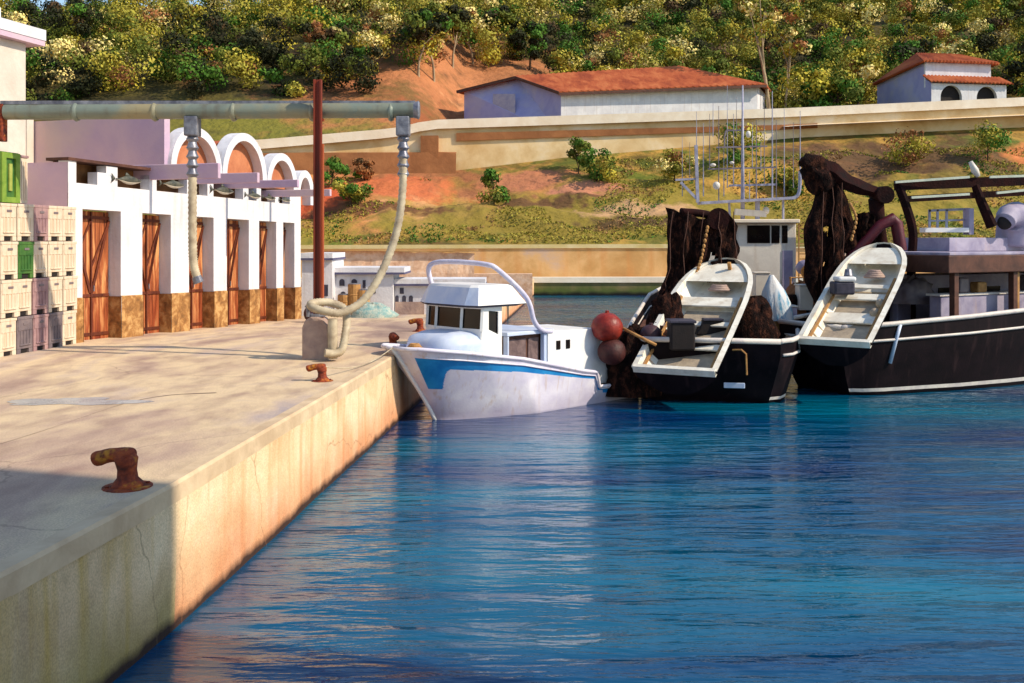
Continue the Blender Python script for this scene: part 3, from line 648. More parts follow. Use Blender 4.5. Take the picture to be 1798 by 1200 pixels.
# crates: five columns, four levels, one green on top
CR0 = V(-12.98, 25.95, 1.8); cx = V(.13, .99, 0).normalized(); cn = V(.99, -.13, 0).normalized()
cw = .70; ch = .985
def make_crate(mat, loc, label, j):
    t = thing("fish_crate", label, "crate", loc, "fish crates stacked beside the hall")
    t.rotation_euler = (0, 0, math.atan2(cx.y, cx.x)); w = cw-.02
    off = V(0, 0, 0)
    def bld(mb, n, m, bev=.012):
        me_o = MB.build(mb, n, m, None, bevel=bev); me_o.parent = t; return me_o
    mb = MB(); mb.box(0, w, 0.0, .95, .12, ch-.02); mb.box(0.03, w-.03, -.018, .02, .60, ch-.1); mb.box(.1, w-.1, -.03, .01, .2, .24)
    for q in range(1, 5): x = w*q/5; mb.box(x-.015, x+.015, -.02, .01, .22, .86)
    mb.box(-.003, w+.003, -.026, .96, ch-.1, ch-.021)
    bld(mb, "body", mat)
    for x in (0.0, w-.16): mb = MB(); mb.box(x, x+.16, .002, .93, 0, .118); bld(mb, "foot", mat, .006)
    mb = MB(); mb.box(.2, w-.2, -.0+.04, .9, .005, .115); bld(mb, "fork_slot", m_dark, 0)
    mb = MB(); mb.box(w*.35, w*.65, -.032, -.02, .74, .80); bld(mb, "handle", m_tubd, .004)
    return t
mats = {'c': (m_tubc, 'cream'), 'g': (m_tubg, 'green'), 'p': (m_tubp, 'mauve'), 'd': (m_tubd, 'grey')}
lay = ["ccccc", "ccpdc"[0]+"dpdc", "cccpc"[:2]+"pcc", "cgccc", "ccpcc"]
lay = ["cdpdc", "ccpcc", "cgccc", "ccpcc"]   # bottom to top
lvl = ['bottom', 'second', 'third', 'top']; coln = ['nearest the camera', 'second nearest the camera', 'in the middle column', 'next to last before the doors', 'in the column against the first door']
protos = {}
for r in range(4):
    for c in range(5):
        k = lay[r][c]; x0 = c*cw; loc = CR0+cx*x0+cn*(.015*((r*3+c*5) % 4))+V(0, 0, r*ch)
        lab = f"{mats[k][1]} fish crate, {lvl[r]} row of the stack, {coln[c]}"
        if k not in protos:
            protos[k] = make_crate(mats[k][0], loc, lab, 0); t = protos[k]
        else:
            t = copy_tree(protos[k]); t["label"] = lab; t.location = loc
            t.rotation_euler[2] += .028*math.sin(r*5.1+c*2.7)
for (x0, lab) in [(0.0, "large green slatted crate lying on top of the crate stack")]:
    t = thing("green_crate", lab, "crate", CR0+cx*x0+V(0, 0, 4*ch)); t.rotation_euler = (0, 0, math.atan2(cx.y, cx.x))
    mb = MB(); w = .80; mb.box(0, w, 0, .9, .0, 1.3); b1 = mb.build("body", m_tubg, None, bevel=.02); b1.parent = t
    mb = MB(); mb.box(.02, w-.02, -.05, .0, 0, .14); mb.box(.02, w-.02, -.05, 0, 1.14, 1.28); mb.box(.02, .2, -.05, 0, .14, 1.14); mb.box(w-.2, w-.02, -.05, 0, .14, 1.14); b1 = mb.build("frame", M("moss_green_plastic", two(S(96, 130, 40), S(130, 156, 60)), scale=3), None); b1.parent = t
    mb = MB(); mb.box(w*.42, w*.58, -.04, 0, .3, 1.0); b1 = mb.build("panel_mark", M("yellow_green_plastic", two(S(140, 150, 60), S(160, 168, 84)), scale=3), None); b1.parent = t
t = thing("cream_crate", "narrow cream crate on top of the stack beside the green one", "crate", CR0+cx*.84+V(0, 0, 4*ch)); t.rotation_euler = (0, 0, math.atan2(cx.y, cx.x))
mb = MB(); mb.box(0, .34, 0, .9, 0, 1.2)
for q in range(3): mb.box(.05+q*.1, .08+q*.1, -.02, 0, .08, 1.1)
b1 = mb.build("body", m_tubc, None, bevel=.02); b1.parent = t
mb = MB(); mb.box(-.01, .35, -.03, .91, 1.2, 1.26); b1 = mb.build("lid", m_tubp, None, bevel=.01); b1.parent = t

# ------------------------------------------------------------------ pipe, hoses, post, block
pz = 8.05; PD = 26.2
pa = V((10-HX)*PD/F, PD, pz); pb = V((728-HX)*PD/F, PD, pz+.05)
t_ = thing("loading_pipe", "thick grey green pipe running overhead from the cream house out over the quay", "pipe", pa)
mb = MB(); mb.tube([pa, pb], .20, 24); n = 9
mb.build("pipe", m_pipe, t_, smooth=True, auto=50)
mb = MB(); mb.box(pa.x-.1, pb.x+.02, PD-.09, PD+.09, pz+.19, pz+.28); mb.build("top_rail", m_steel, t_)
for k in range(5):
    x = lerp(pa.x, pb.x, (k+.9)/5.2); mb = MB(); mb.tube([V(x-.06, PD, pz), V(x-.01, PD, pz), V(x, PD, pz), V(x+.06, PD, pz)], [.215, .245, .245, .215], 24); mb.build("flange", m_pipe, t_, smooth=True, auto=50)
mb = MB(); mb.tube([pb+V(-.02, 0, 0), pb+V(.1, 0, 0), pb+V(.13, 0, 0)], [.2, .235, .2], 24); mb.build("end_cap", m_steel, t_, smooth=True, auto=50)
mb = MB(); mb.box(pa.x-.18, pa.x-.02, PD-.15, PD+.15, pz-.75, pz+.2); mb.box(pa.x-2.5, pa.x-.1, PD-.12, PD+.12, pz-.22, pz+.15); mb.build("wall_bracket", m_rust, t_, bevel=.02)
def coupling(px, t_):
    x = (px-HX)*PD/F; mb = MB(); mb.box(x-.17, x+.17, PD-.2, PD+.2, pz-.62, pz-.12); mb.build("valve_box", m_steel, t_, bevel=.03)
    p = []; r = []
    for i in range(15): p.append(V(x, PD, pz-.62-.075*i)); r.append(.12 if i % 3 == 0 else (.16 if i % 3 == 1 else .10))
    mb = MB(); mb.tube(p, r, 16); mb.build("coupling", m_steel, t_, smooth=True, auto=35); return V(x, PD, pz-.6-.075*14)
a = coupling(338, t_); b2 = coupling(708, t_)
def hose(pts, r, name, label, kids=None):
    p = spline(pts, 12); L_ = 0; rr = []
    q = [p[0]]
    for i in range(1, len(p)):      # resample to fine steps for ribs
        seg = (p[i]-p[i-1]).length; m = max(1, int(seg/.045))
        for k in range(1, m+1): q.append(p[i-1].lerp(p[i], k/m))
    rr = [r*(1.10 if i % 2 else .93) for i in range(len(q))]
    mb = MB(); mb.tube(q, rr, 14); return mb
h1 = thing("short_hose", "pale ribbed hose hanging straight down from the overhead pipe before the doors", "hose", a)
hose([a+V(0, 0, .05), a+V(0, 0, -.6), a+V(0, 0, -1.4), a+V(.01, 0, -2.0), a+V(.05, 0, -2.35), a+V(.14, -.02, -2.62)], .105, "", "").build("tube", m_hose, h1, smooth=True)
mb = MB(); e_ = a+V(.14, -.02, -2.62); mb.tube([e_+V(-.03, 0, .06), e_+V(.03, 0, -.1)], .125, 14); mb.build("nozzle", m_steel, h1, smooth=True, auto=40)
BL = V((561-HX)*25.4/F, 25.7, 1.8); bx_ = (561-HX)*25.4/F
h2 = thing("long_hose", "long pale ribbed hose sagging from the pipe end down onto the concrete block", "hose", b2)
z = lambda py, d: CZ-(py-HY)*d/F
D_ = 25.6
pts = [b2+V(0, 0, .05), P(708, 270, 26.2), P(707, 330, 26.1), P(700, 390, 26.0), P(686, 440, 25.9), P(664, 490, 25.7), P(635, 530, 25.5), P(600, 549, 25.3), P(572, 547, 25.2), P(549, 540, 25.3), P(548, 533, 25.55), P(575, 531, 25.8), P(603, 541, 25.85), P(609, 560, 25.6), P(606, 590, 25.35), P(600, 614, 25.2), P(588, 621, 25.1), P(570, 620, 25.0)]
hose(pts, .098, "", "").build("tube", m_hose, h2, smooth=True)
h3 = thing("hose_stub", "pale upright length of pipe on the right side of the concrete block", "hose", P(585, 622, 25.3))
mb = MB(); mb.tube([P(584, 630, 25.25), P(584, 560, 25.25)], .12, 14); mb.build("tube", m_hose, h3, smooth=True, auto=50)
mb = MB(); mb.tube([P(584, 626, 25.25), P(584, 619, 25.25)], .16, 14); mb.build("collar", m_steel, h3, smooth=True, auto=50)
blk = thing("concrete_block", "round shouldered mauve concrete block under the hose at the quay edge", "block", BL)
X0 = (533-HX)*25.6/F; X1 = (579-HX)*25.6/F
prof = [(X0, 1.78), (X1, 1.78), (X1, 2.5), (X1-.04, 2.66), (X1-.14, 2.8), (X1-.28, 2.86), (X0+.2, 2.86), (X0+.07, 2.78), (X0, 2.6)]
mb = MB(); mb.prism([V(x, 25.4, zz) for x, zz in prof], V(0, .7, 0)); mb.build("body", m_block, blk, bevel=.03)
mb = MB(); mb.tube([V(X0+.3, 25.75, 2.86), V(X0+.3, 25.75, 2.92)], .22, 14); mb.tube([V(X0+.12, 25.6, 2.86), V(X0+.1, 25.6, 3.1), V(X0+.06, 25.6, 3.14)], .05, 8); mb.build("fitting", m_steel, blk)
po = thing("rusty_post", "tall rust red steel post standing behind the concrete block, crossing the pipe", "post", P(558, 640, 25.9))
xq = (558-HX)*25.85/F; yb = 25.9-.1
yp = PD-.36
xq = (558-HX)*yp/F; zt = CZ+(HY-140)*yp/F
mb = MB()
for (w0, w1, d0, d1) in [(-.10, -.06, -.08, .08), (.06, .10, -.08, .08), (-.0599, .0599, -.012, .012)]:
    mb.box(xq+w0, xq+w1, yp+d0, yp+d1, 1.8, zt)
mb.build("column", m_post, po)
mb = MB(); mb.box(xq+.105, xq+.15, yp-.05, yp+.05, 2.0, 7.2); mb.build("conduit", M("orange_rust", two(S(160, 74, 40), S(190, 96, 54)), scale=3, stretch=(1, 1, .2)), po)
mb = MB(); mb.box(xq-.22, xq+.22, yp-.2, yp+.2, 1.79, 1.83); mb.build("base_plate", m_rust, po)
mb = MB(); mb.box(xq-.13, xq+.13, yp+.085, PD-.15, pz-.26, pz-.2); mb.tube([V(xq, PD, pz)+V(-.04, 0, 0), V(xq, PD, pz)+V(.04, 0, 0)], .25, 20); mb.build("clamp", m_rust, po)

# bollards
def bollard(loc, label, sc=1, rot=0, proto=None):
    if proto is None:
        t = thing("bollard", label, "bollard", loc, "rusty mooring bollards along the quay edge")
        mb = MB(); 
        prof = [(0, .0, .17), (0, .03, .175), (.005, .06, .155), (.0, .12, .11), (-.005, .22, .10), (-.01, .30, .115), (-.02, .37, .125), (-.03, .43, .10), (-.035, .465, .05)]
        rows = []
        for (ox, zz, r) in prof:
            rows.append([V(ox+r*math.cos(a*math.pi/12)+.01*noise.noise(V(a, zz*9, 1)), r*math.sin(a*math.pi/12), zz) for a in range(24)])
        mb.grid(rows, close=True); mb.add([rows[-1][i] for i in range(24)], [tuple(range(24))])
        b1 = mb.build("stem", m_rust, None, smooth=True); b1.parent = t
        mb = MB(); pth = spline([V(.06, 0, .39), V(-.06, 0, .405), V(-.2, 0, .395), V(-.31, -.01, .36), (-.385, -.01, .335)], 5)
        rr = [.085, .10, .105, .105, .10, .098, .095, .09, .09, .09, .09, .09, .09, .09, .092, .095, .097, .095, .09, .07, .03]
        mb.tube(pth, rr[:len(pth)], 16); b1 = mb.build("horn", m_rust, None, smooth=True); b1.parent = t
        mb = MB(); mb.tube([V(0, 0, -.01), V(0, 0, .012), V(0, 0, .02)], [.26, .26, .24], 20); b1 = mb.build("base_flange", m_rust, None, smooth=True, auto=30); b1.parent = t
        for a in range(4):
            mb = MB(); mb.tube([V(.21*math.cos(a*1.57+.7), .21*math.sin(a*1.57+.7), .015), V(.21*math.cos(a*1.57+.7), .21*math.sin(a*1.57+.7), .04)], .022, 6); b1 = mb.build("bolt", m_rust, None); b1.parent = t
    else: t = copy_tree(proto); t["label"] = label; t.location = loc
    t.scale = (sc*1.04, sc*1.08, sc*.88); t.rotation_euler = (0, 0, rot); return t
def onq(px, py):
    d = 3.0*F/(py-HY)
    for _ in range(6): d = (CZ-qz(d))*F/(py-HY)
    return V((px-HX)*d/F, d, qz(d))
b0 = bollard(onq(224, 855), "large rusty horned bollard at the near corner of the quay", 1.08, -.15)
bb2 = bollard(onq(566, 669), "rusty bollard on the quay edge in front of the concrete block", .84, -.1, b0)
bb3 = bollard(onq(690, 610), "small rusty bollard just behind the white boat's bow", .95, 1.9, b0)
bb4 = bollard(onq(738, 582), "rusty bollard half hidden behind the white boat's cabin", 1.0, -.3, b0)

# small items on the far quay
def simple_shed(px0, px1, pyt, d, depth, label, name, roof, wins, mwall=m_white, cat="hut"):
    x0 = (px0-HX)*d/F; x1 = (px1-HX)*d/F; zb = qz(d); zt_ = CZ-(pyt-HY)*d/F
    t = thing(name, label, cat, V((x0+x1)/2, d, zb))
    mb = MB(); mb.box(x0, x1, d, d+depth, zb-.05, zt_); mb.build("wall", mwall, t)
    mb = MB(); mb.box(x0-.08, x1+roof, d-.18, d+depth+.1, zt_+.09, zt_+.3); mb.build("roof", m_white, t)
    mb = MB(); mb.box(x0-.1, x1+roof+.02, d-.2, d+depth+.1, zt_+.003, zt_+.088); mb.build("roof_trim", M("slate_blue_trim", two(S(72, 70, 100), S(96, 92, 120)), scale=3), t)
    for (a0, a1, c0, c1, arch) in wins:
        u0 = (a0-HX)*d/F; u1 = (a1-HX)*d/F; v1 = CZ-(c0-HY)*d/F; v0 = CZ-(c1-HY)*d/F
        mb = MB()
        if arch:
            r = (u1-u0)/2; c = (u0+u1)/2
            mb.prism([V(u0, d, v0), V(u1, d, v0), V(u1, d, v1-r)]+[V(c+r*math.cos(k*math.pi/8), d, v1-r+r*math.sin(k*math.pi/8)) for k in range(1, 8)]+[V(u0, d, v1-r)], V(0, -.03, 0))
        else: mb.box(u0, u1, d-.03, d-.001, v0, v1)
        mb.build("window", m_rubber, t)
    return t
simple_shed(530, 583, 457, 43.5, 3, "narrow tall white hut with a slate trimmed flat roof beside the hall", "harbour_hut", .05, [(568, 576, 500, 520, 0)])
simple_shed(585, 690, 482, 44.3, 2.5, "low white harbour shed with arched windows behind the hose", "harbour_shed", .5, [(596, 605, 490, 502, 1), (617, 627, 490, 503, 1), (637, 642, 492, 506, 0), (598, 607, 512, 522, 1), (652, 660, 500, 515, 1)])
t = simple_shed(693, 852, 502, 44.8, 2.2, "low white store with three small arched openings behind the cabin", "harbour_store", 0, [(702, 709, 501.5+4, 516, 0), (694, 700, 519, 531, 1), (706, 713, 519, 531, 1), (718, 725, 519, 531, 1)])
mb = MB(); d = 44.8; mb.box((694-HX)*d/F, (745-HX)*d/F, d-.06, d-.002, qz(d), CZ-(530-HY)*d/F); mb.build("plinth", m_block, t)
t_ = thing("pink_stone_wall", "rough pink stone wall rising behind the white harbour sheds", "wall", V(-6.5, 60, 1.4))
mb = MB(); rows = []
for i in range(30):
    x = -11.5+i*.32; zt_ = 4.15-.02*i*.3; rows.append([V(x, 60+noise.noise(V(x, 0, 0))*.2, 1.3), V(x, 60+noise.noise(V(x, 1, 0))*.25, 2.8), V(x, 60.2, zt_+.1*noise.noise(V(x*2, 0, 1))), V(x, 61.5, zt_-.1)])
mb.grid(rows); mb.box(-2.5, 1.2, 60.2, 61.4, 1.3, 2.75); mb.build("wall_face", m_pink, t_)
mb = MB(); mb.box(-11.6, -2.0, 59.9, 60.6, 4.1, 4.2); mb.build("coping", m_ochre, t_)
t_ = thing("net_heap", "pale teal heap of netting on the quay below the sagging hose", "net", onq(655, 556)); c = onq(655, 557)
mb = MB(); rows = []
for i in range(9):
    th = i/8*math.pi/2; rows.append([c+V(math.cos(a*math.pi/10)*1.0*math.cos(th)*(1+.25*noise.noise(V(math.cos(a*.314), i*.5, 2))), math.sin(a*math.pi/10)*.7*math.cos(th), .55*math.sin(th)*(1+.4*noise.noise(V(a*.6, i*.7, 1)))) for a in range(20)])
mb.grid(rows, close=True); mb.build("netting", m_teal, t_, smooth=True)
c = onq(672, 549); t_ = thing("fish_box", "small cream box standing behind the teal net heap", "box", c)
mb = MB(); mb.box(c.x-.35, c.x+.35, c.y-.2, c.y+.3, c.z, c.z+.75); mb.build("body", m_tubc, t_, bevel=.03); mb = MB(); mb.box(c.x-.4, c.x+.4, c.y-.25, c.y+.35, c.z+.75, c.z+.83); mb.build("lid", m_wood, t_, bevel=.01)
for k, (px, col, lab, h) in enumerate([(604, m_wood, "stubby tan drum under the shed's first window", .9), (622, m_wood, "tall tan drum in front of the low white shed", 1.35), (638, m_ochre, "ochre drum beside the sagging hose", 1.1)]):
    c = onq(px, 555); t_ = thing("drum", lab, "drum", c)
    mb = MB(); r = .27; mb.tube([c+V(0, 0, -.01), c+V(0, 0, h*.32), c+V(0, 0, h*.34), c+V(0, 0, h*.36), c+V(0, 0, h*.65), c+V(0, 0, h*.67), c+V(0, 0, h*.69), c+V(0, 0, h)], [r, r, r+.02, r, r, r+.02, r, r], 14); mb.build("barrel", col, t_)
    mb = MB(); mb.tube([c+V(0, 0, h), c+V(0, 0, h+.04)], r-.03, 14); mb.build("lid", m_steel, t_)
for k, (px, py, r, lab) in enumerate([(548, 528, .33, "dark round float leaning by the white hut"), ]):
    c = onq(px, 566); t_ = MB(); t_.ell(c+V(0, 0, r), (r, r, r)); o = t_.build("float_ball", m_buoyk, smooth=True); tag(o, lab, "float")

# ------------------------------------------------------------------ white boat with blue trim
O = V(-2.03, 27.2, 0); ax = V(.72, .694, 0).normalized(); cx_ = V(.694, -.72, 0).normalized()
def T(u, v, z): return O+ax*u+cx_*v+V(0, 0, z)
wb = thing("fishing_launch", "small white fishing boat with a blue sheer band moored bow to the quay", "boat", O)
us = [-1.14, -1.08, -.95, -.75, -.4, .1, .8, 1.8, 3.0, 4.2, 5.0, 5.05, 5.6, 6.3]
def sheer(u): return tab(u, [(-1.14, 2.0), (0, 1.86), (2, 1.55), (4.4, 1.02), (5.02, .92), (5.05, .5), (6.3, .46)])
def halfb(u): return 1.28*min(1, max(0.0, (u+1.14)/1.9))**.48*(1 if u < 4 else 1-.07*(u-4)/2.3)
def wlb(u): return 1.08*min(1, max(0., (u+.02)/2.8))**.75*(1 if u < 4 else 1-.05*(u-4)/2.3)
def stemu(z): return -1.40*(max(0, z)/2.0)**1.15
def hullpt(u, f, s_):   # f 0 bottom(-.4) .. 1 gunwale
    zt_ = sheer(u); z = lerp(-.35, zt_, f); g = max(0, z)/zt_
    w = lerp(wlb(u), halfb(u), max(0, g)**1.25)
    uu = max(u, stemu(z)) if u < 1.5 else u
    if z < 0: w *= .75
    # slide narrow stations back to the raked stem
    uu = lerp(u, uu, 1)
    if u <= stemu(z)+1e-6: w = 0
    return T(uu, s_*w, z)
fs_ = [0, .12, .2, .3, .42, .55, .68, .8, .9, 1.0]
mb = MB()
fsx = [0, .12, .2, .3, .42, .55, .66, .74, .79, .84, .90, .95, 1.0]
def upts(f):
    # sample u from local stem back, so the stem is a clean line
    out = []
    zt_ = 2.0; z = lerp(-.35, zt_, f); u0 = stemu(z)
    ks = [0, .004, .012, .03, .06, .1, .16, .24, .34, .46, .6, .74, .82]
    us_ = [lerp(u0, 6.3, k) for k in ks]
    return us_+[5.02, 5.05, 5.6, 6.3] if us_[-1] < 5.02 else us_
def hp2(k, f, s_):
    # k in 0..1 param along length at this height
    zl = 2.0*f if f > 0 else 0
    u0 = stemu(2.0*f)
    u = lerp(u0, 7.1, k)
    zt_ = sheer(u); z = -.35 if f < 0 else zt_*f
    w0 = 1.16*min(1, k/.38)**.65*(1-.07*max(0, k-.6)); w1 = 1.32*min(1, k/.24)**.27*(1-.1*max(0, k-.6))
    w = lerp(w0, w1, max(0, f)**1.3)
    if f < 0: w *= .8
    return T(u, s_*w, z)
ks = sorted(set([0, .003, .006, .01, .012, .016]+[.02+.004*i for i in range(30)]+[.14+.0125*i for i in range(55)]+[.828, .834, .85, .875, .9, .95, 1.0]))
ks = [k for k in ks if not (.816 < k < .828)]
fv = [-.1, 0]+[.05*i for i in range(1, 8)]+[.36+.01*i for i in range(63)]+[1.0]
def fb_(k):
    if k < .012: return 2
    if k < .05: return .47
    if k < .17: return lerp(.47, .76, sst(.05, .10, k)**.5)
    if k > .76: return lerp(.80, .58, sst(.765, .78, k))
    return lerp(.76, .80, (k-.17)/.59)
for s_ in (1, -1):
    rows = [[hp2(k, f, s_) for k in ks] for f in fv]
    b0_ = len(mb.f); mb.grid(rows if s_ == 1 else rows)
    for j in range(len(fv)-1):
        for i in range(len(ks)-1):
            k = ks[i]; f0 = fv[j]
            blue = fb_(k) <= f0 < .885 and k < .825
            mb.m[b0_+j*(len(ks)-1)+i] = 1 if blue else 0
# transom
mb.grid([[hp2(1, f, 1) for f in fv], [hp2(1, f, -1) for f in fv]])
mb.build("hull", [m_hull, m_blue], wb, smooth=True, auto=45)
mb = MB(); kd = [k for k in ks if k <= .828]
mb.grid([[hp2(k, .93, 1)-cx_*.03 for k in kd], [hp2(k, .93, -1)+cx_*.03 for k in kd]]); kd = [.829, .9, 1.0]
mb.grid([[hp2(k, .985, 1)-cx_*.03 for k in kd], [hp2(k, .985, -1)+cx_*.03 for k in kd]]); mb.add([hp2(.828, .93, 1), hp2(.829, .98, 1), hp2(.829, .98, -1), hp2(.828, .93, -1)], [(0, 1, 2, 3)])
mb.build("deck", m_pale, wb)
for s_ in (1, -1):
    mb = MB(); mb.tube([hp2(k, 1, s_)+V(0, 0, .01) for k in ks if k <= .829], .055, 8); mb.build("gunwale", m_hull, wb, smooth=True)
    mb = MB(); mb.tube([hp2(k, .9, s_)+cx_*s_*.015 for k in ks if .03 < k <= .829], .022, 6); mb.build("rubbing_strake", m_hull, wb, smooth=True)
mb = MB(); st = [hp2(0, f, 1)-ax*.02 for f in [0, .15, .3, .45, .6, .75, .9, 1.0]]; mb.tube(st, .06, 8); mb.build("stem_post", m_cab, wb, smooth=True)
T_keep = T
def T(u, v, z): return T_keep(u-(.45 if u < 1.9 else (.30 if u < 2.2 else 0)), v, z)
# trunk (rounded foredeck cabin)
mb = MB(); rows = []
for (u, w, z0, z1) in [(-.05, .5, 1.75, 1.95), (.02, .72, 1.72, 2.12), (.2, .92, 1.68, 2.28), (.6, 1.05, 1.6, 2.36), (1.3, 1.08, 1.5, 2.38)]:
    row = []
    for i in range(13):
        a = math.pi*i/12; cs = math.cos(a); sn = math.sin(a)
        row.append(T(u, w*(abs(cs)**.5)*(1 if cs > 0 else -1), z0+(z1-z0)*(sn**.45)))
    rows.append(row)
mb.grid(rows); mb.add(rows[0], [tuple(range(13))]); mb.build("foredeck_trunk", m_pale, wb, smooth=True)
# wheelhouse: front faceted, raked
cab = MB(); FW = [(-1.24, 1.16), (-.78, 1.10), (.30, 1.08), (1.0, 1.18)]    # (v,u) of front at window sill
rk = .18
def fp(i, z): v, u = FW[i]; return T(u-rk*(z-2.38)*-.4, v, z)
zs0, zs1 = 2.36, 3.0; base = 1.45
bk_u = 1.89
for i in range(3):
    cab.add([fp(i, base), fp(i+1, base), fp(i+1, zs0+.06), fp(i, zs0+.06)], [(0, 1, 2, 3)])
    cab.add([fp(i, zs1-.05), fp(i+1, zs1-.05), fp(i+1, zs1+.06), fp(i, zs1+.06)], [(0, 1, 2, 3)])
for s_, i in ((1, 3), (-1, 0)):
    a_ = lambda z: fp(i, z); vv = FW[i][0]
    wu0, wu1 = (1.43, 1.78)
    q0 = lambda z: T(wu0, vv, z); q1 = lambda z: T(wu1, vv, z); q2 = lambda z: T(bk_u, vv, z)
    cab.add([a_(base), q0(base), q0(zs1+.06), a_(zs1+.06)], [(0, 1, 2, 3)]); cab.add([q0(base), q1(base), q1(2.25), q0(2.4)], [(0, 1, 2, 3)])
    cab.add([q0(2.9), q1(2.86), q1(zs1+.06), q0(zs1+.06)], [(0, 1, 2, 3)]); cab.add([q1(base), q2(base), q2(zs1+.06), q1(zs1+.06)], [(0, 1, 2, 3)])
    g = MB(); g.add([T(wu0-.01, vv-s_*.03, 2.2), T(wu1+.01, vv-s_*.03, 2.2), T(wu1+.01, vv-s_*.03, 2.95), T(wu0-.01, vv-s_*.03, 2.95)], [(0, 1, 2, 3)]); g.build("side_window", m_glass, wb)
cab.add([T(bk_u, 1.02, base), T(bk_u, -1.22, base), T(bk_u, -1.22, zs1+.06), T(bk_u, 1.02, zs1+.06)], [(0, 1, 2, 3)])
cab.build("wheelhouse", m_cab, wb, solid=.04)
for i in range(3):
    a_, b_ = fp(i, zs0+.06), fp(i+1, zs0+.06); c_, d_ = fp(i+1, zs1-.05), fp(i, zs1-.05); ins = ax*.03
    g = MB(); g.add([a_+ins, b_+ins, c_+ins, d_+ins], [(0, 1, 2, 3)]); g.build("front_window", m_glass, wb)
for i in range(4):
    mb = MB(); mb.bar(fp(i, zs0), fp(i, zs1+.05), .075, .075, up=(1, 0, 0)); mb.build("window_post", m_cab, wb)
# roof with a slanted visor band
def roofring(g, z, cut=0):
    p = [(1.28-g, -1.24-g), (1.04-g*1.1, -.92), (.98-g*1.1, .80), (1.10-g, 1.0+g), (2.12+g*.4, 1.02+g), (2.12+g*.4, -1.22-g)]
    return [T(u, v, z) for u, v in p]
mb = MB(); r0 = roofring(.14, 3.0); r1 = roofring(.2, 3.06); r2 = roofring(.03, 3.52); r3 = roofring(-.02, 3.58)
mb.grid([r0, r1], 2, close=True); mb.grid([r1, r2], 1, close=True); mb.grid([r2, r3], 0, close=True); mb.add(r3, [(0, 1, 2, 3, 4, 5)]); mb.add(r0, [(5, 4, 3, 2, 1, 0)])
n0 = len(mb.f)
# camera side panels white, front pale blue: its shade put into the colour
for fi in range(6, 12):
    if fi-6 in (3,): mb.m[fi] = 0
mb.build("roof", [m_cab, m_pale, m_rubber], wb, bevel=.015)
# arch tube over roof, down aft on the camera side
pth = spline([T(1.25, -1.12, 3.5), T(1.15, -1.15, 3.95), T(1.2, -.95, 4.14), T(1.35, -.3, 4.18), T(1.6, .7, 4.12), T(1.85, .98, 3.95), T(2.35, 1.05, 3.2), T(2.65, 1.05, 2.55), T(2.95, 1.05, 2.28), T(3.4, 1.0, 2.2)], 6)
mb = MB(); mb.tube(pth, .07, 12); mb.build("roof_arch", M("lavender_tube_paint", two(S(190, 186, 210), S(214, 210, 226)), scale=3, rough=.35), wb, smooth=True)
# recessed side opening behind the wheelhouse
mb = MB(); mb.box(2.0, 3.2, -.95, .8, .95, 2.16, T); mb.build("engine_casing", m_bdeck, wb)
mb = MB(); mb.box(1.98, 3.5, -1.1, 1.0, 2.165, 2.27, T); mb.box(3.1, 3.22, .85, 1.0, 1.0, 2.16, T); mb.box(2.01, 2.07, .8, .98, 1.0, 2.16, T); mb.build("casing_roof", m_pale, wb, bevel=.02)
for q in range(2): mb = MB(); mb.box(2.15+q*.5, 2.55+q*.5, .801, .83, 1.15, 2.05, T); mb.build("casing_panel", M("grey_brown_panel", two(S(84, 66, 66), S(122, 100, 96)), scale=4), wb)
T = T_keep
# stern box, raked after face
mb = MB(); vv0, vv1 = -1.05, 1.04
pr_ = [(3.22, .75), (6.3, .47), (6.0, .62), (5.72, 1.0), (5.35, 2.17), (3.22, 2.22)]
mb.prism([T(u, vv1, z) for u, z in pr_], cx_*(vv0-vv1)); sb = mb.build("stern_house", m_cab, wb, bevel=.02)
for q in (3.55, 3.95): mb = MB(); mb.box(q, q+.16, vv1+.001, vv1+.02, 1.68, 1.93, T); mb.build("porthole", m_glass, wb)
mb = MB(); mb.tube([T(7.13, v, .35) for v in (-1.05, 1.05)], .05, 8); mb.build("stern_fender", m_rubber, wb)
c_ = T(-.75, .05, 1.96); mb = MB()
for q in range(4): mb.tube([c_+V((.2-.03*q)*math.cos(a*math.pi/8), (.2-.03*q)*math.sin(a*math.pi/8), .035*q) for a in range(17)], .025, 6)
mb.build("deck_rope", m_wood, wb)
# mooring line
a_ = bb2.location+V(.0, 0, .3); b_ = hp2(0, 1, 1)+V(0, 0, .03)
pts = [a_.lerp(b_, i/12)-V(0, 0, .22*math.sin(math.pi*i/12)) for i in range(13)]
mb = MB(); mb.tube(pts, .014, 6); o = mb.build("mooring_line", m_hose, smooth=True); tag(o, "thin pale line from the white boat's bow to a bollard", "rope")

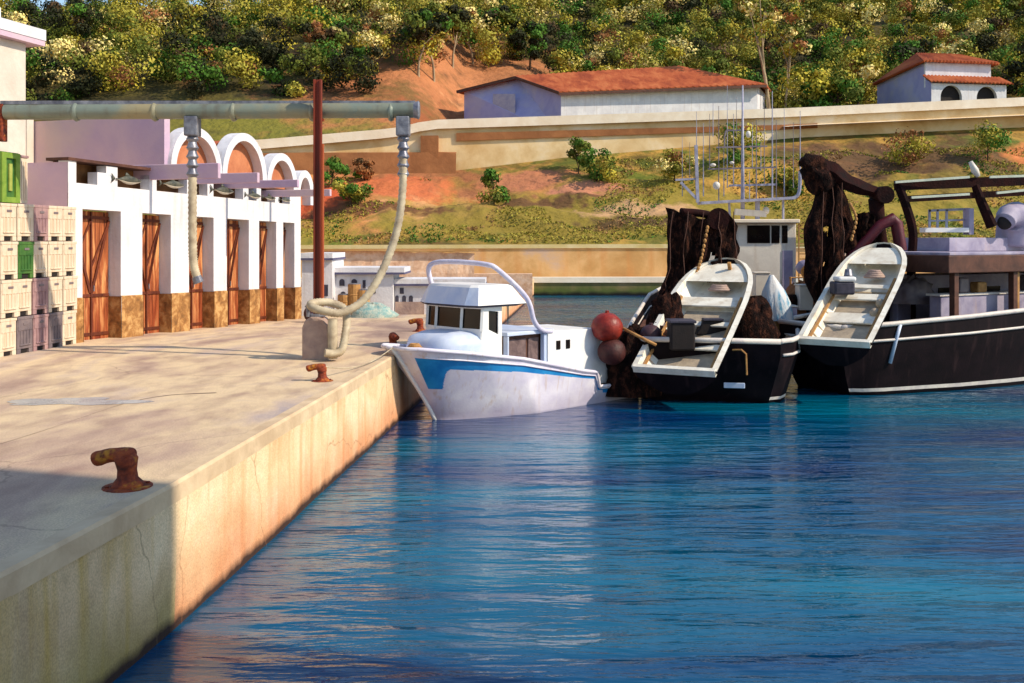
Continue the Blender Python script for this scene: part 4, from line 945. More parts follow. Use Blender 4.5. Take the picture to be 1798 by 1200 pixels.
# ------------------------------------------------------------------ generic big hull
def bighull(T, L_, stern_w, beam, sheerf, name, parent, ukern=-0.0, bow=.62):
    ks = [0, .01, .03, .07, .12, .2, .3, .42, .55, .68, .8, .9, .96, 1.0]; fv = [-.15, 0, .05, .1, .3, .55, .76, .82, .93, 1.0]
    def hp(k, f, s_):
        w = lerp(stern_w, beam, sst(0, .28, k))
        if k > bow: w *= max(0, 1-((k-bow)/(1-bow))**2.2)
        ff = max(0, f); u = k*L_*(1-.07*(1-ff)*sst(.6, 1, k))+(.6*(1-ff)**2 if k < .05 else 0)*(1-k/.05)
        w *= .82+.18*min(1, ff*1.2+.1); w *= (1 if f >= 0 else .7)
        rnd = sst(0, .05, k)*.22+.78
        return T(u, s_*w*rnd, sheerf(k*L_)*f if f > 0 else f*2)
    mb = MB()
    for s_ in (1, -1):
        b0 = len(mb.f); mb.grid([[hp(k, f, s_) for k in ks] for f in fv])
        for j in range(len(fv)-1):
            for i in range(len(ks)-1):
                mb.m[b0+j*(len(ks)-1)+i] = 1 if (j == 2) else 0
    mb.grid([[hp(0, f, 1) for f in fv], [hp(0, f, .33) for f in fv], [hp(0, f, -.33) for f in fv], [hp(0, f, -1) for f in fv]])
    mb.build("hull", [m_black, m_stripe], parent, smooth=True, auto=50)
    mb = MB(); mb.grid([[hp(k, .72, 1) for k in ks], [hp(k, .72, -1) for k in ks]]); mb.build("deck", m_bdeck, parent)
    for s_ in (1, -1):
        mb = MB(); mb.tube([hp(k, 1.0, s_) for k in ks], .075, 8); mb.build("bulwark_rail", m_stripe, parent, smooth=True)
        mb = MB(); mb.tube([hp(k, .78, s_)+(hp(k, .78, s_)-hp(k, .78, 0)).normalized()*.02 for k in ks if k > 0 and k < 1], .045, 6); mb.build("rubbing_strake", m_stripe, parent, smooth=True)
    mb = MB(); mb.tube([hp(0, 1, 1), hp(0, 1, -1)], .08, 8); mb.build("stern_rail", m_stripe, parent, smooth=True)
    return hp

# seiner one: stern to camera
O1 = V(5.78, 29.7, 0); a1_ = V(.20, .98, 0).normalized(); c1_ = V(.98, -.20, 0).normalized()
def T1(u, v, z): return O1+a1_*u+c1_*v+V(0, 0, z)
s1 = thing("fishing_trawler", "black hulled trawler moored stern on, with a wheelhouse and a tall antenna mast", "boat", O1)
hp1 = bighull(T1, 20, 2.5, 2.75, lambda u: 1.86+.0016*u*u*2, "hull", s1)
# transom details: pale plates and frame
mb = MB(); mb.box(-2.0, -.75, -.07, -.03, .55, .70, lambda u, v, z: T1(v, u, z)); mb.build("name_plate", m_pale, s1, bevel=.02); mb = MB(); mb.box(.35, .95, -.07, -.03, .5, .66, lambda u, v, z: T1(v, u, z)); mb.build("name_plate", m_pale, s1, bevel=.02)
mb = MB(); mb.tube([T1(-.03, .6, 1.6), T1(-.12, .85, 1.62), T1(-.12, .98, 1.5), T1(-.1, 1.0, .9)], .03, 6); mb.build("transom_pipe", m_wood, s1)
# wheelhouse
xw = lambda px, d: (px-HX)*d/F
dW = 40.0
def wbox(mb, px0, px1, py0, py1, d0, d1, mi=0):
    mb.box(xw(px0, d0), xw(px1, d0), d0, d1, CZ-(py1-HY)*d0/F, CZ-(py0-HY)*d0/F, mi=mi)
mb = MB(); wbox(mb, 1232, 1398, 392, 560, dW, dW+3.2); wh = mb.build("wheelhouse", m_wheel, s1, bevel=.04)
mb = MB(); wbox(mb, 1226, 1405, 385, 391.5, dW-.35, dW+3.5); mb.build("wheelhouse_roof", m_ledge, s1, bevel=.03)
for (p0, p1) in [(1240, 1292), (1312, 1352), (1354.5, 1369), (1373, 1383)]:
    mb = MB(); wbox(mb, p0, p1, 396, 427, dW-.02, dW-.001); mb.build("window", m_glass, s1)
mb = MB(); wbox(mb, 1374, 1392, 440, 540, dW-.03, dW-.001); mb.build("door", m_lav, s1)
mb = MB()
for k in range(9): wbox(mb, 1404, 1424, 400+k*9, 402+k*9, dW-.2, dW-.14)
wbox(mb, 1402, 1404, 395, 560, dW-.2, dW-.14); wbox(mb, 1424, 1426, 395, 560, dW-.2, dW-.14); mb.build("ladder", m_wood, s1)
# mast with platforms and antennas
dm = 41.0
def mp_(px, py, dd=0): return P(px, py, dm+dd)
mb = MB(); pth = [mp_(1304, 392), mp_(1304, 150)]; mb.tube(pth, [.09, .03], 10); ms_ = mb.build("mast", m_mast, s1, smooth=True)
mb = MB()
mb.bar(mp_(1228, 357), mp_(1392, 348), .9, .10); mb.bar(mp_(1186, 316), mp_(1225, 314), .08, .08); mb.bar(mp_(1195, 320), mp_(1226, 352), .08, .1)
mb.tube(spline([mp_(1388, 349), mp_(1399, 345), mp_(1404, 332), mp_(1405, 300)], 4), .07, 8); mb.bar(mp_(1225, 356), mp_(1222, 255), .12, .12)
mb.bar(mp_(1280, 326, .5), mp_(1364, 324, .5), .08, .08); mb.tube([mp_(1330, 388), mp_(1330, 350)], .1, 8); mb.tube([mp_(1282, 390), mp_(1280, 354)], .05, 6); mb.tube([mp_(1375, 388), mp_(1375, 351)], .05, 6)
mb.build("mast_platform", m_mast, ms_)
mb = MB()
for (x0, y0, x1, y1) in [(1258, 259, 1347, 257), (1243, 297, 1362, 294), (1275, 229, 1305, 229)]: mb.bar(mp_(x0, y0), mp_(x1, y1), .05, .06)
mb.tube([mp_(1275, 229), mp_(1272, 240), mp_(1272, 258)], .03, 6); mb.build("yard", m_mastd, ms_)
k = 0
for (px, y0, y1, w, dk) in [(1198, 240, 345, .02, 0), (1211, 250, 316, .015, 1), (1223, 196, 258, .02, 0), (1235, 216, 345, .025, 0), (1246, 200, 296, .02, 1), (1252, 180, 240, .02, 0), (1262, 186, 355, .025, 1), (1271, 255, 345, .02, 0), (1277, 150, 330, .02, 0), (1288, 200, 326, .022, 0), (1293, 170, 240, .015, 1), (1321, 215, 294, .02, 0), (1328, 210, 350, .03, 1), (1336, 250, 300, .018, 0), (1342, 165, 325, .02, 1), (1356, 160, 350, .035, 0), (1363, 210, 350, .025, 1), (1377, 190, 345, .022, 0), (1393, 215, 330, .02, 1), (1405, 195, 305, .025, 0), (1316, 300, 350, .02, 0)]:
    mb = MB(); mb.tube([mp_(px, y1, .25), mp_(px, (y0+y1)/2, .25), mp_(px, y0, .25)], [w, w*.8, w*.45], 6); mb.build("whip_antenna", m_mastd if dk else m_mast, ms_)
for (px, py, rx, rz) in [(1252, 290, .16, .09), (1285, 286, .13, .08), (1258, 326, .2, .2), (1314, 236, .14, .18), (1345, 370, .18, .2)]:
    mb = MB(); mb.ell(mp_(px, py), (rx*.75, rx*.75, rz*.8), 12, 7); mb.build("radar_dome", m_wheel, ms_, smooth=True)
mb = MB(); mb.bar(mp_(1290, 372), mp_(1345, 376), .2, .25); mb.build("radar_scanner", m_wheel, ms_)

# deck clutter of seiner one
def clutter_box(px0, px1, py0, py1, d, dp, mat, name, label, cat, bev=.03):
    c = P((px0+px1)/2, py1, d); t = thing(name, label, cat, c)
    mb = MB(); x0, x1 = xw(px0, d), xw(px1, d); z0, z1 = CZ-(py1-HY)*d/F, CZ-(py0-HY)*d/F; mb.box(x0, x1, d, d+dp, z0, z1-.05); mb.build("body", mat, t, bevel=bev)
    mb = MB(); mb.box(x0-.03, x1+.03, d-.03, d+dp+.03, z1-.049, z1); mb.build("lid", m_wheel, t, bevel=.01)
    return t
clutter_box(1404, 1428, 500, 545, 35.5, .6, m_wheel, "deck_locker", "upright white locker on the trawler's deck, right of the tarpaulin", "locker")
clutter_box(1380, 1400, 537, 572, 34.5, .6, m_lav, "deck_box", "small lavender deck box right of the white tarpaulin", "box")
clutter_box(1326, 1352, 478, 520, 38.5, .6, m_wheel, "vent_housing", "square white vent housing in front of the wheelhouse", "vent")
clutter_box(1400, 1440, 560, 582, 35.0, .8, m_wood, "fish_bin", "tan wooden bin low on the trawler's deck", "bin")
c = P(1415, 470, 38.5); t_ = thing("searchlight", "pale round lamp housing beside the trawler's ladder", "lamp", c+V(0, 0, -.9))
mb = MB(); mb.ell(c, (.38, .38, .3), 14, 8); mb.build("hood", m_lav, t_, smooth=True); mb = MB(); mb.tube([c+V(0, 0, -.2), c+V(0, 0, -2.1)], .09, 8); mb.build("stand", m_wood, t_)
mb = MB(); mb.tube([c+V(0, -.2, -.12), c+V(0, -.4, -.16)], [.26, .3], 14); mb.build("lens_ring", m_wood, t_)
clutter_box(1283, 1300, 470, 520, 37.5, .6, m_wheel, "gas_locker", "narrow white locker between the first skiff's bow and the wheelhouse front", "locker")
clutter_box(1388, 1412, 588, 604, 32.6, .7, m_tubc, "fish_tray", "flat cream tray on the trawler's stern rail beside the right hand skiff", "tray")
t_ = thing("deck_rail", "tan pipe rail across the trawler's deck under the wheelhouse", "rail", P(1400, 560, 37))
for px in (1388, 1412, 1438, 1452): mb = MB(); mb.tube([P(px, 572, 37), P(px, 486, 37)], .04, 6); mb.build("post", m_wood, t_)
for py in (488, 512, 538): mb = MB(); mb.tube([P(1386, py, 37), P(1454, py-2, 37)], .03, 6); mb.build("bar", m_wood, t_)
t_ = thing("net_winch", "dark drum winch on the trawler's deck under the pipe rail", "winch", P(1396, 560, 36))
mb = MB(); c = P(1395, 530, 36); mb.tube([c+V(-.45, 0, 0), c+V(-.42, 0, 0), c+V(-.38, 0, 0), c+V(.38, 0, 0), c+V(.42, 0, 0), c+V(.45, 0, 0)], [.42, .42, .26, .26, .42, .42], 16); mb.build("drum", m_net, t_, smooth=True, auto=40)
for q in (-.5, .5): mb = MB(); mb.bar(c+V(q, 0, -1.0), c+V(q, 0, .1), .08, .3); mb.build("frame", m_steel, t_)
# tarpaulin-covered winch
c = P(1360, 562, 34.0); t_ = thing("covered_winch", "winch under a white and blue tarpaulin in the middle of the trawler's deck", "winch", c)
mb = MB(); rows = []
for (zz, r) in [(0, .5), (.25, .5), (.6, .47), (.95, .36), (1.25, .2), (1.5, .06)]:
    rows.append([c+V(r*math.cos(a*math.pi/9)*(1+.15*math.sin(a*3.1)), r*math.sin(a*math.pi/9)*(1+.15*math.cos(a*2.7)), zz)+V(-.12*zz+.08, 0, 0) for a in range(18)])
mb.grid(rows, close=True)
mb.build("tarpaulin", M("white_blue_tarp", [(0.4, S(214, 210, 206)), (0.55, S(196, 206, 214)), (0.62, S(70, 150, 186)), (.7, S(206, 190, 170))], scale=2.4, rough=.6, bump=.4, stretch=(1, 1, .4)), t_, smooth=True)
mb = MB(); mb.box(c.x-.55, c.x+.55, c.y-.4, c.y+.4, c.z-.35, c.z+.02); mb.build("winch_base", m_wood, t_)
c = P(1318, 590, 32.2); t_ = thing("dark_net_pile", "dark heap of folded net against the right side of the first skiff", "net")if False else thing("net_pile", "dark heap of folded net against the right side of the first skiff", "net", c)
def heap(c, rx, ry, h, seed, mat, parent, name="netting"):
    mb = MB(); rows = []
    for i in range(13):
        th = i/12*math.pi/2; R_ = lambda a, q: noise.noise(V(math.cos(a*math.pi/18)*2.2, math.sin(a*math.pi/18)*2.2, q))
        rows.append([c+V(math.cos(a*math.pi/18)*rx*math.cos(th)**.7*(1+.35*R_(a, i*.35+seed)), math.sin(a*math.pi/18)*ry*math.cos(th)**.7, h*math.sin(th)*(1+.25*R_(a, i*.3+seed+5)))+V(R_(a, i*.9+seed+9)*.08, 0, R_(a, i+seed+7)*.06*h*min(1, i)) for a in range(36)])
    mb.grid(rows, close=True); return mb.build(name, mat, parent, smooth=True)
heap(c+V(0, 0, -.2), .85, .8, 1.35, 3, m_net, t_)
c = P(1405, 560, 36.5); t_ = thing("rope_pile", "brown tangled rope heap below the ladder of the trawler", "rope", c); heap(c+V(0, 0, -.3), .9, .6, 1.5, 11, m_rbrown, t_, "coil")

# buoys and net heap at stern left
nh = thing("purse_net", "dark brown purse net heaped at the trawler's port quarter", "net", P(1090, 690, 30.3))
c = P(1112, 672, 30.6); heap(c+V(-.02, .1, -.35), .95, .8, 1.85, 5, m_net, nh); 
c = P(1170, 612, 31.8); heap(c, .62, .6, 1.7, 8, m_net, nh, 'net_fold'); c = P(1150, 640, 31.0); heap(c, .7, .5, 1.1, 15, m_net, nh, 'net_fold')
def buoy(px, py, r, d, mat, label):
    c = P(px, py, d); t = thing("buoy", label, "buoy", c-V(0, 0, r), "round buoys on the heaped net")
    mb = MB(); mb.ell(c, (r, r, r*.93), 24, 16)
    for v in mb.v: v += V(1, 1, 1)*noise.noise(v*3)*.02
    mb.build("ball", mat, t, smooth=True)
    mb = MB(); mb.tube([c+V(0, 0, r*.88), c+V(0, 0, r*1.06)], .06, 8); mb.build("eye", mat, t)
buoy(1066, 575, .47, 30.0, m_buoy, "large bright red ball buoy on top of the heaped net")
buoy(1074, 618, .42, 29.9, m_buoyd, "faded dark red ball buoy directly below the bright red one")
buoy(1143, 588, .33, 30.4, m_buoyk, "dark plum ball buoy between the red buoy and the first skiff")
mb = MB(); mb.tube([P(1092, 576, 29.9), P(1152, 606, 29.5)], .045, 8); o = mb.build("boat_hook", m_wood, smooth=True); tag(o, "tan wooden pole slanting from the red buoy to the skiff", "pole")

# hanging nets with power block cranes
def netcurtain(top, bot, nu, nv, name, parent, thick=.35, seed=0, drop=(), mids=None):
    # top, bot: polylines; a bundle of folds between them, closed lumpy volume
    mb = MB(); front = []; backr = []
    for j in range(nv+1):
        tj = j/nv; fr = []; bk = []
        for i in range(nu+1):
            k = i/nu; a = samp(top, k); b = samp(bot, k)
            p = a.lerp(b, tj)
            if mids: p = p+mids(k, tj)
            f = math.sin(k*nu*1.25+seed+tj*1.5)*.14+noise.noise(V(k*6, tj*5, seed))*.25+noise.noise(V(k*16, tj*9, seed))*.1
            e = math.sin(math.pi*min(1, max(0, k)))**.5
            fr.append(p+V(noise.noise(V(tj*6, k*3, seed+2))*.14, -thick*e*.5-f*e, noise.noise(V(k*8, tj*3, seed+5))*.1)); bk.append(p+V(noise.noise(V(tj*6, k*3, seed+2))*.14, thick*e*.5+f*.5*e, noise.noise(V(k*8, tj*3, seed+5))*.1))
        front.append(fr); backr.append(bk)
    def g(rows, flip):
        m = nu+1; b0 = len(mb.v); mb.v += [p for r in rows for p in r]
        for j in range(nv):
            for i in range(nu):
                if (i, j) in drop: continue
                mb.f.append((b0+j*m+i, b0+j*m+i+1, b0+(j+1)*m+i+1, b0+(j+1)*m+i)); mb.m.append(0)
    g(front, 0); g(backr, 1)
    return mb.build(name, m_net, parent, smooth=True)
def samp(pl, k):
    n = len(pl)-1; x = k*n; i = min(n-1, int(x)); return pl[i].lerp(pl[i+1], x-i)
d1 = 33.6
n1_ = thing("power_block_crane", "dark crane behind the first skiff with a brown net draped over it", "crane", T1(4.2, .2, 1.4))
top = [P(x, y, d1) for x, y in [(1168, 364), (1190, 372), (1215, 380), (1240, 384), (1262, 370), (1280, 380), (1296, 398)]]
bot = [P(x, y, d1) for x, y in [(1150, 556), (1165, 562), (1182, 558), (1205, 560), (1235, 560), (1262, 560), (1290, 560)]]
dr = {(i, j) for (i, j) in [(13, 8), (13, 9), (14, 9), (12, 11), (13, 11), (15, 5), (15, 6), (11, 15)]}
def mid1(k, t): return V(.22*math.sin(math.pi*t)*(1-k), 0, 0)
netcurtain(top, bot, 22, 22, "net", n1_, .5, 1.0, dr, mid1)
mb = MB(); mb.tube(spline([T1(4.6, 1.2, 1.3), P(1285, 470, 34.2), P(1270, 400, 34.0), P(1245, 378, 33.8), P(1195, 372, 33.6)], 6), .13, 10); mb.build("boom", m_crane, n1_, smooth=True)
mb = MB(); cc = P(1262, 385, 33.8); mb.tube([cc+V(-.12, -.55, 0), cc+V(-.1, -.3, 0), cc+V(0, 0, 0), cc+V(.1, .3, 0)], [.36, .24, .24, .36], 16); mb.build("power_block", m_crane, n1_, smooth=True, auto=40)
mb = MB(); mb.tube([T1(4.6, 1.2, .9), T1(4.6, 1.2, 2.6)], .22, 12); mb.build("crane_base", m_crane, n1_)

def strands(parent, spots, seed):
    r = random.Random(seed); mb = MB()
    for (a, b_) in spots:
        p = [a.lerp(b_, i/8)+V(.12*noise.noise(V(i*.7, seed, a.x*5)), -.32-.1*r.random(), 0) for i in range(9)]
        mb.tube(p, .015, 5)
    return mb.build("hauling_rope", m_bdeck, parent)
for k, (x0, x1, y1) in enumerate([(1180, 1162, 570), (1205, 1190, 575), (1232, 1215, 540), (1258, 1262, 480), (1284, 1290, 470)]): strands(n1_, [(P(x0, 372, d1), P(x1, y1, d1))], k)
def cork(parent, pts, seed):
    for i, p in enumerate(spline(pts, 5)):
        mb = MB(); mb.ell(p+V(0, -.42, 0), (.055, .05, .075), 8, 6); mb.build("cork_float", m_wood, parent, smooth=True)
cork(n1_, [P(1238, 400, d1), P(1230, 440, d1), P(1222, 470, d1), P(1206, 500, d1)], 1)
# ------------------------------------------------------------------ skiffs
def skiff(stern, bow, width, name, label, variant, depth=.8):
    e1 = (bow-stern); L_ = e1.length; e1.normalize(); h = V(e1.x, e1.y, 0).normalized(); e2 = V(h.y, -h.x, 0); e3 = e2.cross(e1).normalized()
    if e3.z < 0: e3 = -e3
    if variant == 1: pass
    def T(u, v, w): return stern+e1*u+e2*v+e3*w
    t = thing(name, label, "skiff", stern-V(0, 0, .8))
    hw = width/2
    def wid(k): return hw*(1.0+.02*math.sin(k*3)) if k < .62 else hw*max(0, 1-((k-.62)/.38)**2.3)**.5
    ks = [0, .02, .1, .2, .3, .4, .5, .6, .68, .76, .83, .89, .94, .97, .99, 1.0]
    def hp(k, f, s_):   # f 0 keel .. 1 rim
        return T(k*L_+(-.12*(1-f) if k < .01 else 0)-(.5*(1-f)**1.5 if k > .9 else 0)*(k-.9)/.1, s_*wid(k)*(1-(1-f)**2.2*.75), -depth*(1-f)*(1-.15*k)+.12*k*k)
    fv = [0, .15, .35, .6, .8, .93]
    mb = MB()
    for s_ in (1, -1): mb.grid([[hp(k, f, s_) for k in ks] for f in fv])
    mb.grid([[hp(k, 0, 1) for k in ks], [hp(k, 0, -1) for k in ks]]); mb.grid([[hp(0, f, 1) for f in fv], [hp(0, f, -1) for f in fv]])
    mb.build("hull", m_black, t, smooth=True, auto=50)
    mb = MB()      # rim, flat-topped
    for s_ in (1, -1):
        mb.grid([[hp(k, .93, s_) for k in ks], [hp(k, 1.0, s_)+e2*s_*.03*(k < .95) for k in ks], [T(k*L_*.985+.03, s_*max(0, wid(k*.985)-.13), .02+.12*k*k) for k in ks], [T(k*L_*.97+.06, s_*max(0, wid(k*.97)-.17), -.2+.12*k*k) for k in ks]])
    q = T(0, 0, 0)
    mb.box(-.04, .10, -hw+.02, hw-.02, -.17, .035, T)
    mb.build("gunwale", m_skin, t, smooth=True, auto=45)
    # inner skin and sole
    mb = MB(); kz = [.02, .1, .25, .4, .55, .68, .78, .86, .93, .965]
    for s_ in (1, -1): mb.grid([[T(k*L_, s_*max(.0, wid(k)-.16), -.18+.12*k*k) for k in kz], [T(k*L_, s_*max(.0, wid(k)*.78-.16), -depth*.62+.12*k*k) for k in kz]])
    mb.grid([[T(k*L_, max(.0, wid(k)*.78-.16), -depth*.62+.12*k*k) for k in kz], [T(k*L_, -max(.0, wid(k)*.78-.16), -depth*.62+.12*k*k) for k in kz]])
    mb.build("inner_hull", m_skin, t)
    mb = MB(); mb.add([T(.16, -hw*.7, -depth*.6+.02), T(L_*.6, -hw*.6, -depth*.6+.06), T(L_*.6, hw*.6, -depth*.6+.06), T(.16, hw*.7, -depth*.6+.02)], [(0, 1, 2, 3)]); mb.build("sole", m_skgrey, t)
    # thwarts
    for (k, w_, dz) in ([(.22, .28, -.22), (.42, .22, -.2), (.60, .5, -.2)] if variant == 1 else [(.26, .55, -.32), (.47, .35, -.24), (.58, .22, -.2)]):
        mb = MB(); ww = wid(k)-.16; mb.box(k*L_, k*L_+w_, -ww, ww, dz-.06, dz, T); mb.build("thwart", m_skin, t, bevel=.015)
    mb = MB(); r = [(k, wid(k)-.15) for k in (.78, .84, .89, .93, .955)]
    pl = [T(k*L_, w_, -.06+.12*k*k) for k, w_ in r]+[T(k*L_, -w_, -.06+.12*k*k) for k, w_ in r[::-1]]; mb.add(pl, [tuple(range(len(pl)))]); mb.build("foredeck", m_skin, t)
    for s_ in (1, -1):
        for k in (.12, .2, .34, .5, .68):
            mb = MB(); w_ = wid(k)-.165; mb.bar(T(k*L_, s_*w_, -.14), T(k*L_, s_*(w_*.8), -depth*.58), .05, .05); mb.build("rib", m_skgrey, t)
    for s_ in (1, -1): mb = MB(); mb.bar(T(.25, s_*(hw-.24), -.16), T(L_*.66, s_*(hw-.27), -.12), .07, .06); mb.build("side_stringer", m_wood, t)
    return t, T, L_, hw, wid
sk1, K1, L1, W1, _ = skiff(P(1182, 648, 28.7), P(1277, 458, 33.4), 2.45, "skiff", "white skiff with two dark boxes inside, resting on the trawler's stern", 1)
def tbox(t, T, u0, u1, v0, v1, w0, w1, name, mat, taper=0):
    mb = MB(); p = [T(u0, v0, w0), T(u1, v0, w0), T(u1, v1, w0), T(u0, v1, w0), T(u0+taper, v0+taper, w1), T(u1-taper, v0+taper, w1), T(u1-taper, v1-taper, w1), T(u0+taper, v1-taper, w1)]
    mb.hexa(p); return mb.build(name, mat, t, bevel=.03)
c = K1(1.7, -.25, -.45)
t_ = thing("engine_box", "upright dark box standing in the lower half of the first skiff", "box", P(1200, 612, 29.6))
d = 29.6; mb = MB(); mb.box(xw(1178, d), xw(1221, d), d, d+.8, CZ-(616-HY)*d/F, CZ-(568-HY)*d/F); mb.build("body", m_dark, t_, bevel=.05)
mb = MB(); mb.box(xw(1176, d), xw(1223, d), d-.03, d+.85, CZ-(568-HY)*d/F, CZ-(563-HY)*d/F); mb.build("lid", m_rubber, t_, bevel=.02)
t_ = thing("wedge_locker", "low dark wedge shaped locker across the middle of the first skiff", "locker", P(1250, 588, 30.6))
d = 30.6; mb = MB(); z0, z1 = CZ-(588-HY)*d/F, CZ-(563-HY)*d/F
mb.prism([V(xw(1222, d), d, z0), V(xw(1280, d), d, z0), V(xw(1270, d), d, z1), V(xw(1237, d), d, z1)], V(0, .45, 0)); mb.build("body", m_dark, t_, bevel=.03)
mb = MB(); mb.prism([V(xw(1236, d), d-.04, z1+.002), V(xw(1271, d), d-.04, z1+.002), V(xw(1270, d), d-.04, z1+.05), V(xw(1238, d), d-.04, z1+.05)], V(0, .5, 0)); mb.build("lid", m_rubber, t_)
sk2, K2, L2, W2, _ = skiff(P(1463, 598, 29.8), P(1553, 431, 34.0), 2.15, "skiff", "white skiff with an outboard cowl inside, resting on the right hand boat's stern", 2)
t_ = thing("outboard_engine", "dark engine with a white cowl at the left side of the right hand skiff", "engine", P(1486, 512, 32))
d = 31.8; mb = MB(); mb.box(xw(1466, d), xw(1502, d), d, d+.6, CZ-(518-HY)*d/F, CZ-(495-HY)*d/F); mb.build("body", m_rubber, t_, bevel=.06)
mb = MB(); mb.box(xw(1472, d), xw(1504, d), d-.03, d+.6, CZ-(495-HY)*d/F, CZ-(486-HY)*d/F); mb.build("cowl", m_cab, t_, bevel=.06)
mb = MB(); mb.tube([V(xw(1495, d), d+.3, CZ-(486-HY)*d/F), V(xw(1496, d), d+.35, CZ-(474-HY)*d/F)], [.14, .1], 10); mb.build("tiller_head", m_steel, t_)
for (u, v, lab) in [(2.05, .62, "round brown float low on the right side of the right hand skiff"), (2.6, .66, "round brown float just above another in the right hand skiff")]:
    c = K2(u, v, -.28); mb = MB(); mb.ell(c, (.15, .15, .15)); tag(mb.build("float_ball", m_skgrey, smooth=True), lab, "float")
c = K2(4.1, .1, -.2); t_ = thing("rope_coil", "grey rope coil in the bow of the right hand skiff", "rope", c)
mb = MB()
for q in range(4): mb.tube([c+V((.3-.05*q)*math.cos(a*math.pi/8), (.25-.03*q)*math.sin(a*math.pi/8), .06*q) for a in range(17)], .05, 6)
mb.build("coil", m_block, t_, smooth=True)
c = K1(4.6, .1, -.2); t_ = thing("rope_coil", "grey rope coil in the bow of the skiff with dark boxes", "rope", c)
mb = MB()
for q in range(3): mb.tube([c+V((.32-.05*q)*math.cos(a*math.pi/8), (.25-.03*q)*math.sin(a*math.pi/8), .06*q) for a in range(17)], .05, 6)
mb.build("coil", m_block, t_, smooth=True)
mb = MB(); mb.bar(K1(L1*.9, .25, -.05), K1(L1*.9, .25, .28), .1, .1); mb.build("bow_cleat", m_wood, sk1)

# ------------------------------------------------------------------ seiner two
O2 = V(9.35, 32.2, 0); a2_ = V(.88, .475, 0).normalized(); c2_ = V(.475, -.88, 0).normalized()
def T2(u, v, z): return O2+a2_*u+c2_*v+V(0, 0, z)
s2 = thing("fishing_boat", "larger black hulled fishing boat with white sheer lines and a raised boat deck", "boat", O2)
hp_2 = bighull(T2, 22, 1.72, 2.55, lambda u: 2.12+.055*u, "hull", s2)
mb = MB(); mb.tube([hp_2(.085, .98, 1)+V(0, -.03, 0), hp_2(.08, .8, 1)+V(-.03, -.05, 0), hp_2(.075, .45, 1)+V(-.04, -.05, 0)], .06, 8); mb.build("stern_fender", m_pale, s2, smooth=True)
# deckhouse
mb = MB(); mb.box(4.6, 17, -2.0, -.55, 1.5, 3.55, T2); mb.build("deckhouse", m_lav, s2, bevel=.03)
for q in range(3):
    mb = MB(); mb.box(6.6+q*2.6, 7.3+q*2.6, -.545, -.52, 2.4, 3.1, T2); mb.build("window", m_glass, s2)
mb = MB(); mb.box(4.4, 17, .9, 1.35, 1.5, 2.95, T2); mb.build("side_bench", m_lav, s2, bevel=.03)
mb = MB(); mb.box(4.3, 17, .85, 1.4, 2.953, 3.02, T2); mb.build("bench_top", m_stripe, s2)
for (u, h_) in ((5.4, .5), (6.3, .35), (8.9, .55)): mb = MB(); mb.box(u, u+.45, .95, 1.3, 3.023, 3.02+h_, T2); mb.build("deck_fitting", m_tubd if h_ > .4 else m_wood, s2, bevel=.05)
mb = MB(); mb.box(3.9, 18, -2.2, 2.05, 3.72, 4.28, T2); mb.build("boat_deck", m_bdeck, s2, bevel=.03)
mb = MB(); mb.box(4.0, 18, -2.15, 2.0, 4.283, 4.38, T2); mb.box(6.0, 18, -1.6, .4, 4.383, 4.85, T2); mb.build("deck_plating", m_lav, s2, bevel=.02)
for u in (4.3, 7.2, 8.1, 9.9): mb = MB(); mb.box(u, u+.2, 1.75, 1.95, 1.6, 3.715, T2); mb.build("pillar", m_bdeck, s2)
mb = MB(); mb.box(7.5, 7.6, 1.78, 1.88, 1.6, 3.715, T2); mb.build("pillar", m_wood, s2)
# gantry over the boat deck
def g2(px, py, d): return P(px, py, d)
mb = MB(); gd = 35.2
mb.bar(g2(1573, 326, gd), g2(1800, 317, gd+.6), .28, .34); mb.bar(g2(1585, 350, gd), g2(1800, 338, gd+.6), .22, .22); mb.bar(g2(1800, 317, gd+.6), g2(2050, 312, gd+2), .28, .34); mb.bar(g2(1800, 338, gd+.6), g2(2050, 330, gd+2), .22, .22)
mb.tube(spline([g2(1576, 322, gd), g2(1592, 365, gd), g2(1603, 410, gd), g2(1600, 470, gd+.1), g2(1600, 560, gd+.1)], 5), .16, 8)
mb.tube([g2(1712, 325, gd+.3), g2(1722, 352, gd+.3), g2(1742, 398, gd+.3)], [.14, .17, .2], 8); mb.build("gantry", m_crane, s2)
for (x0, y0, x1, y1) in [(1572, 320, 1702, 311), (1600, 347, 1702, 341), (1738, 311, 1800, 309), (1750, 339, 1800, 334)]:
    mb = MB(); mb.bar(g2(x0, y0, gd-.25), g2(x1, y1, gd-.1), .07, .08); mb.build("gantry_rail", M("pale_green_paint", two(S(184, 190, 170), S(206, 210, 190)), scale=3) if 'pale_green_paint' not in bpy.data.materials else bpy.data.materials['pale_green_paint'], s2)
mb = MB(); mb.tube([g2(1718, 310, gd+.2), g2(1712, 300, gd+.2), g2(1704, 284, gd+.2)], [.07, .13, .07], 10); mb.build("deck_lamp", m_wheel, s2, smooth=True)
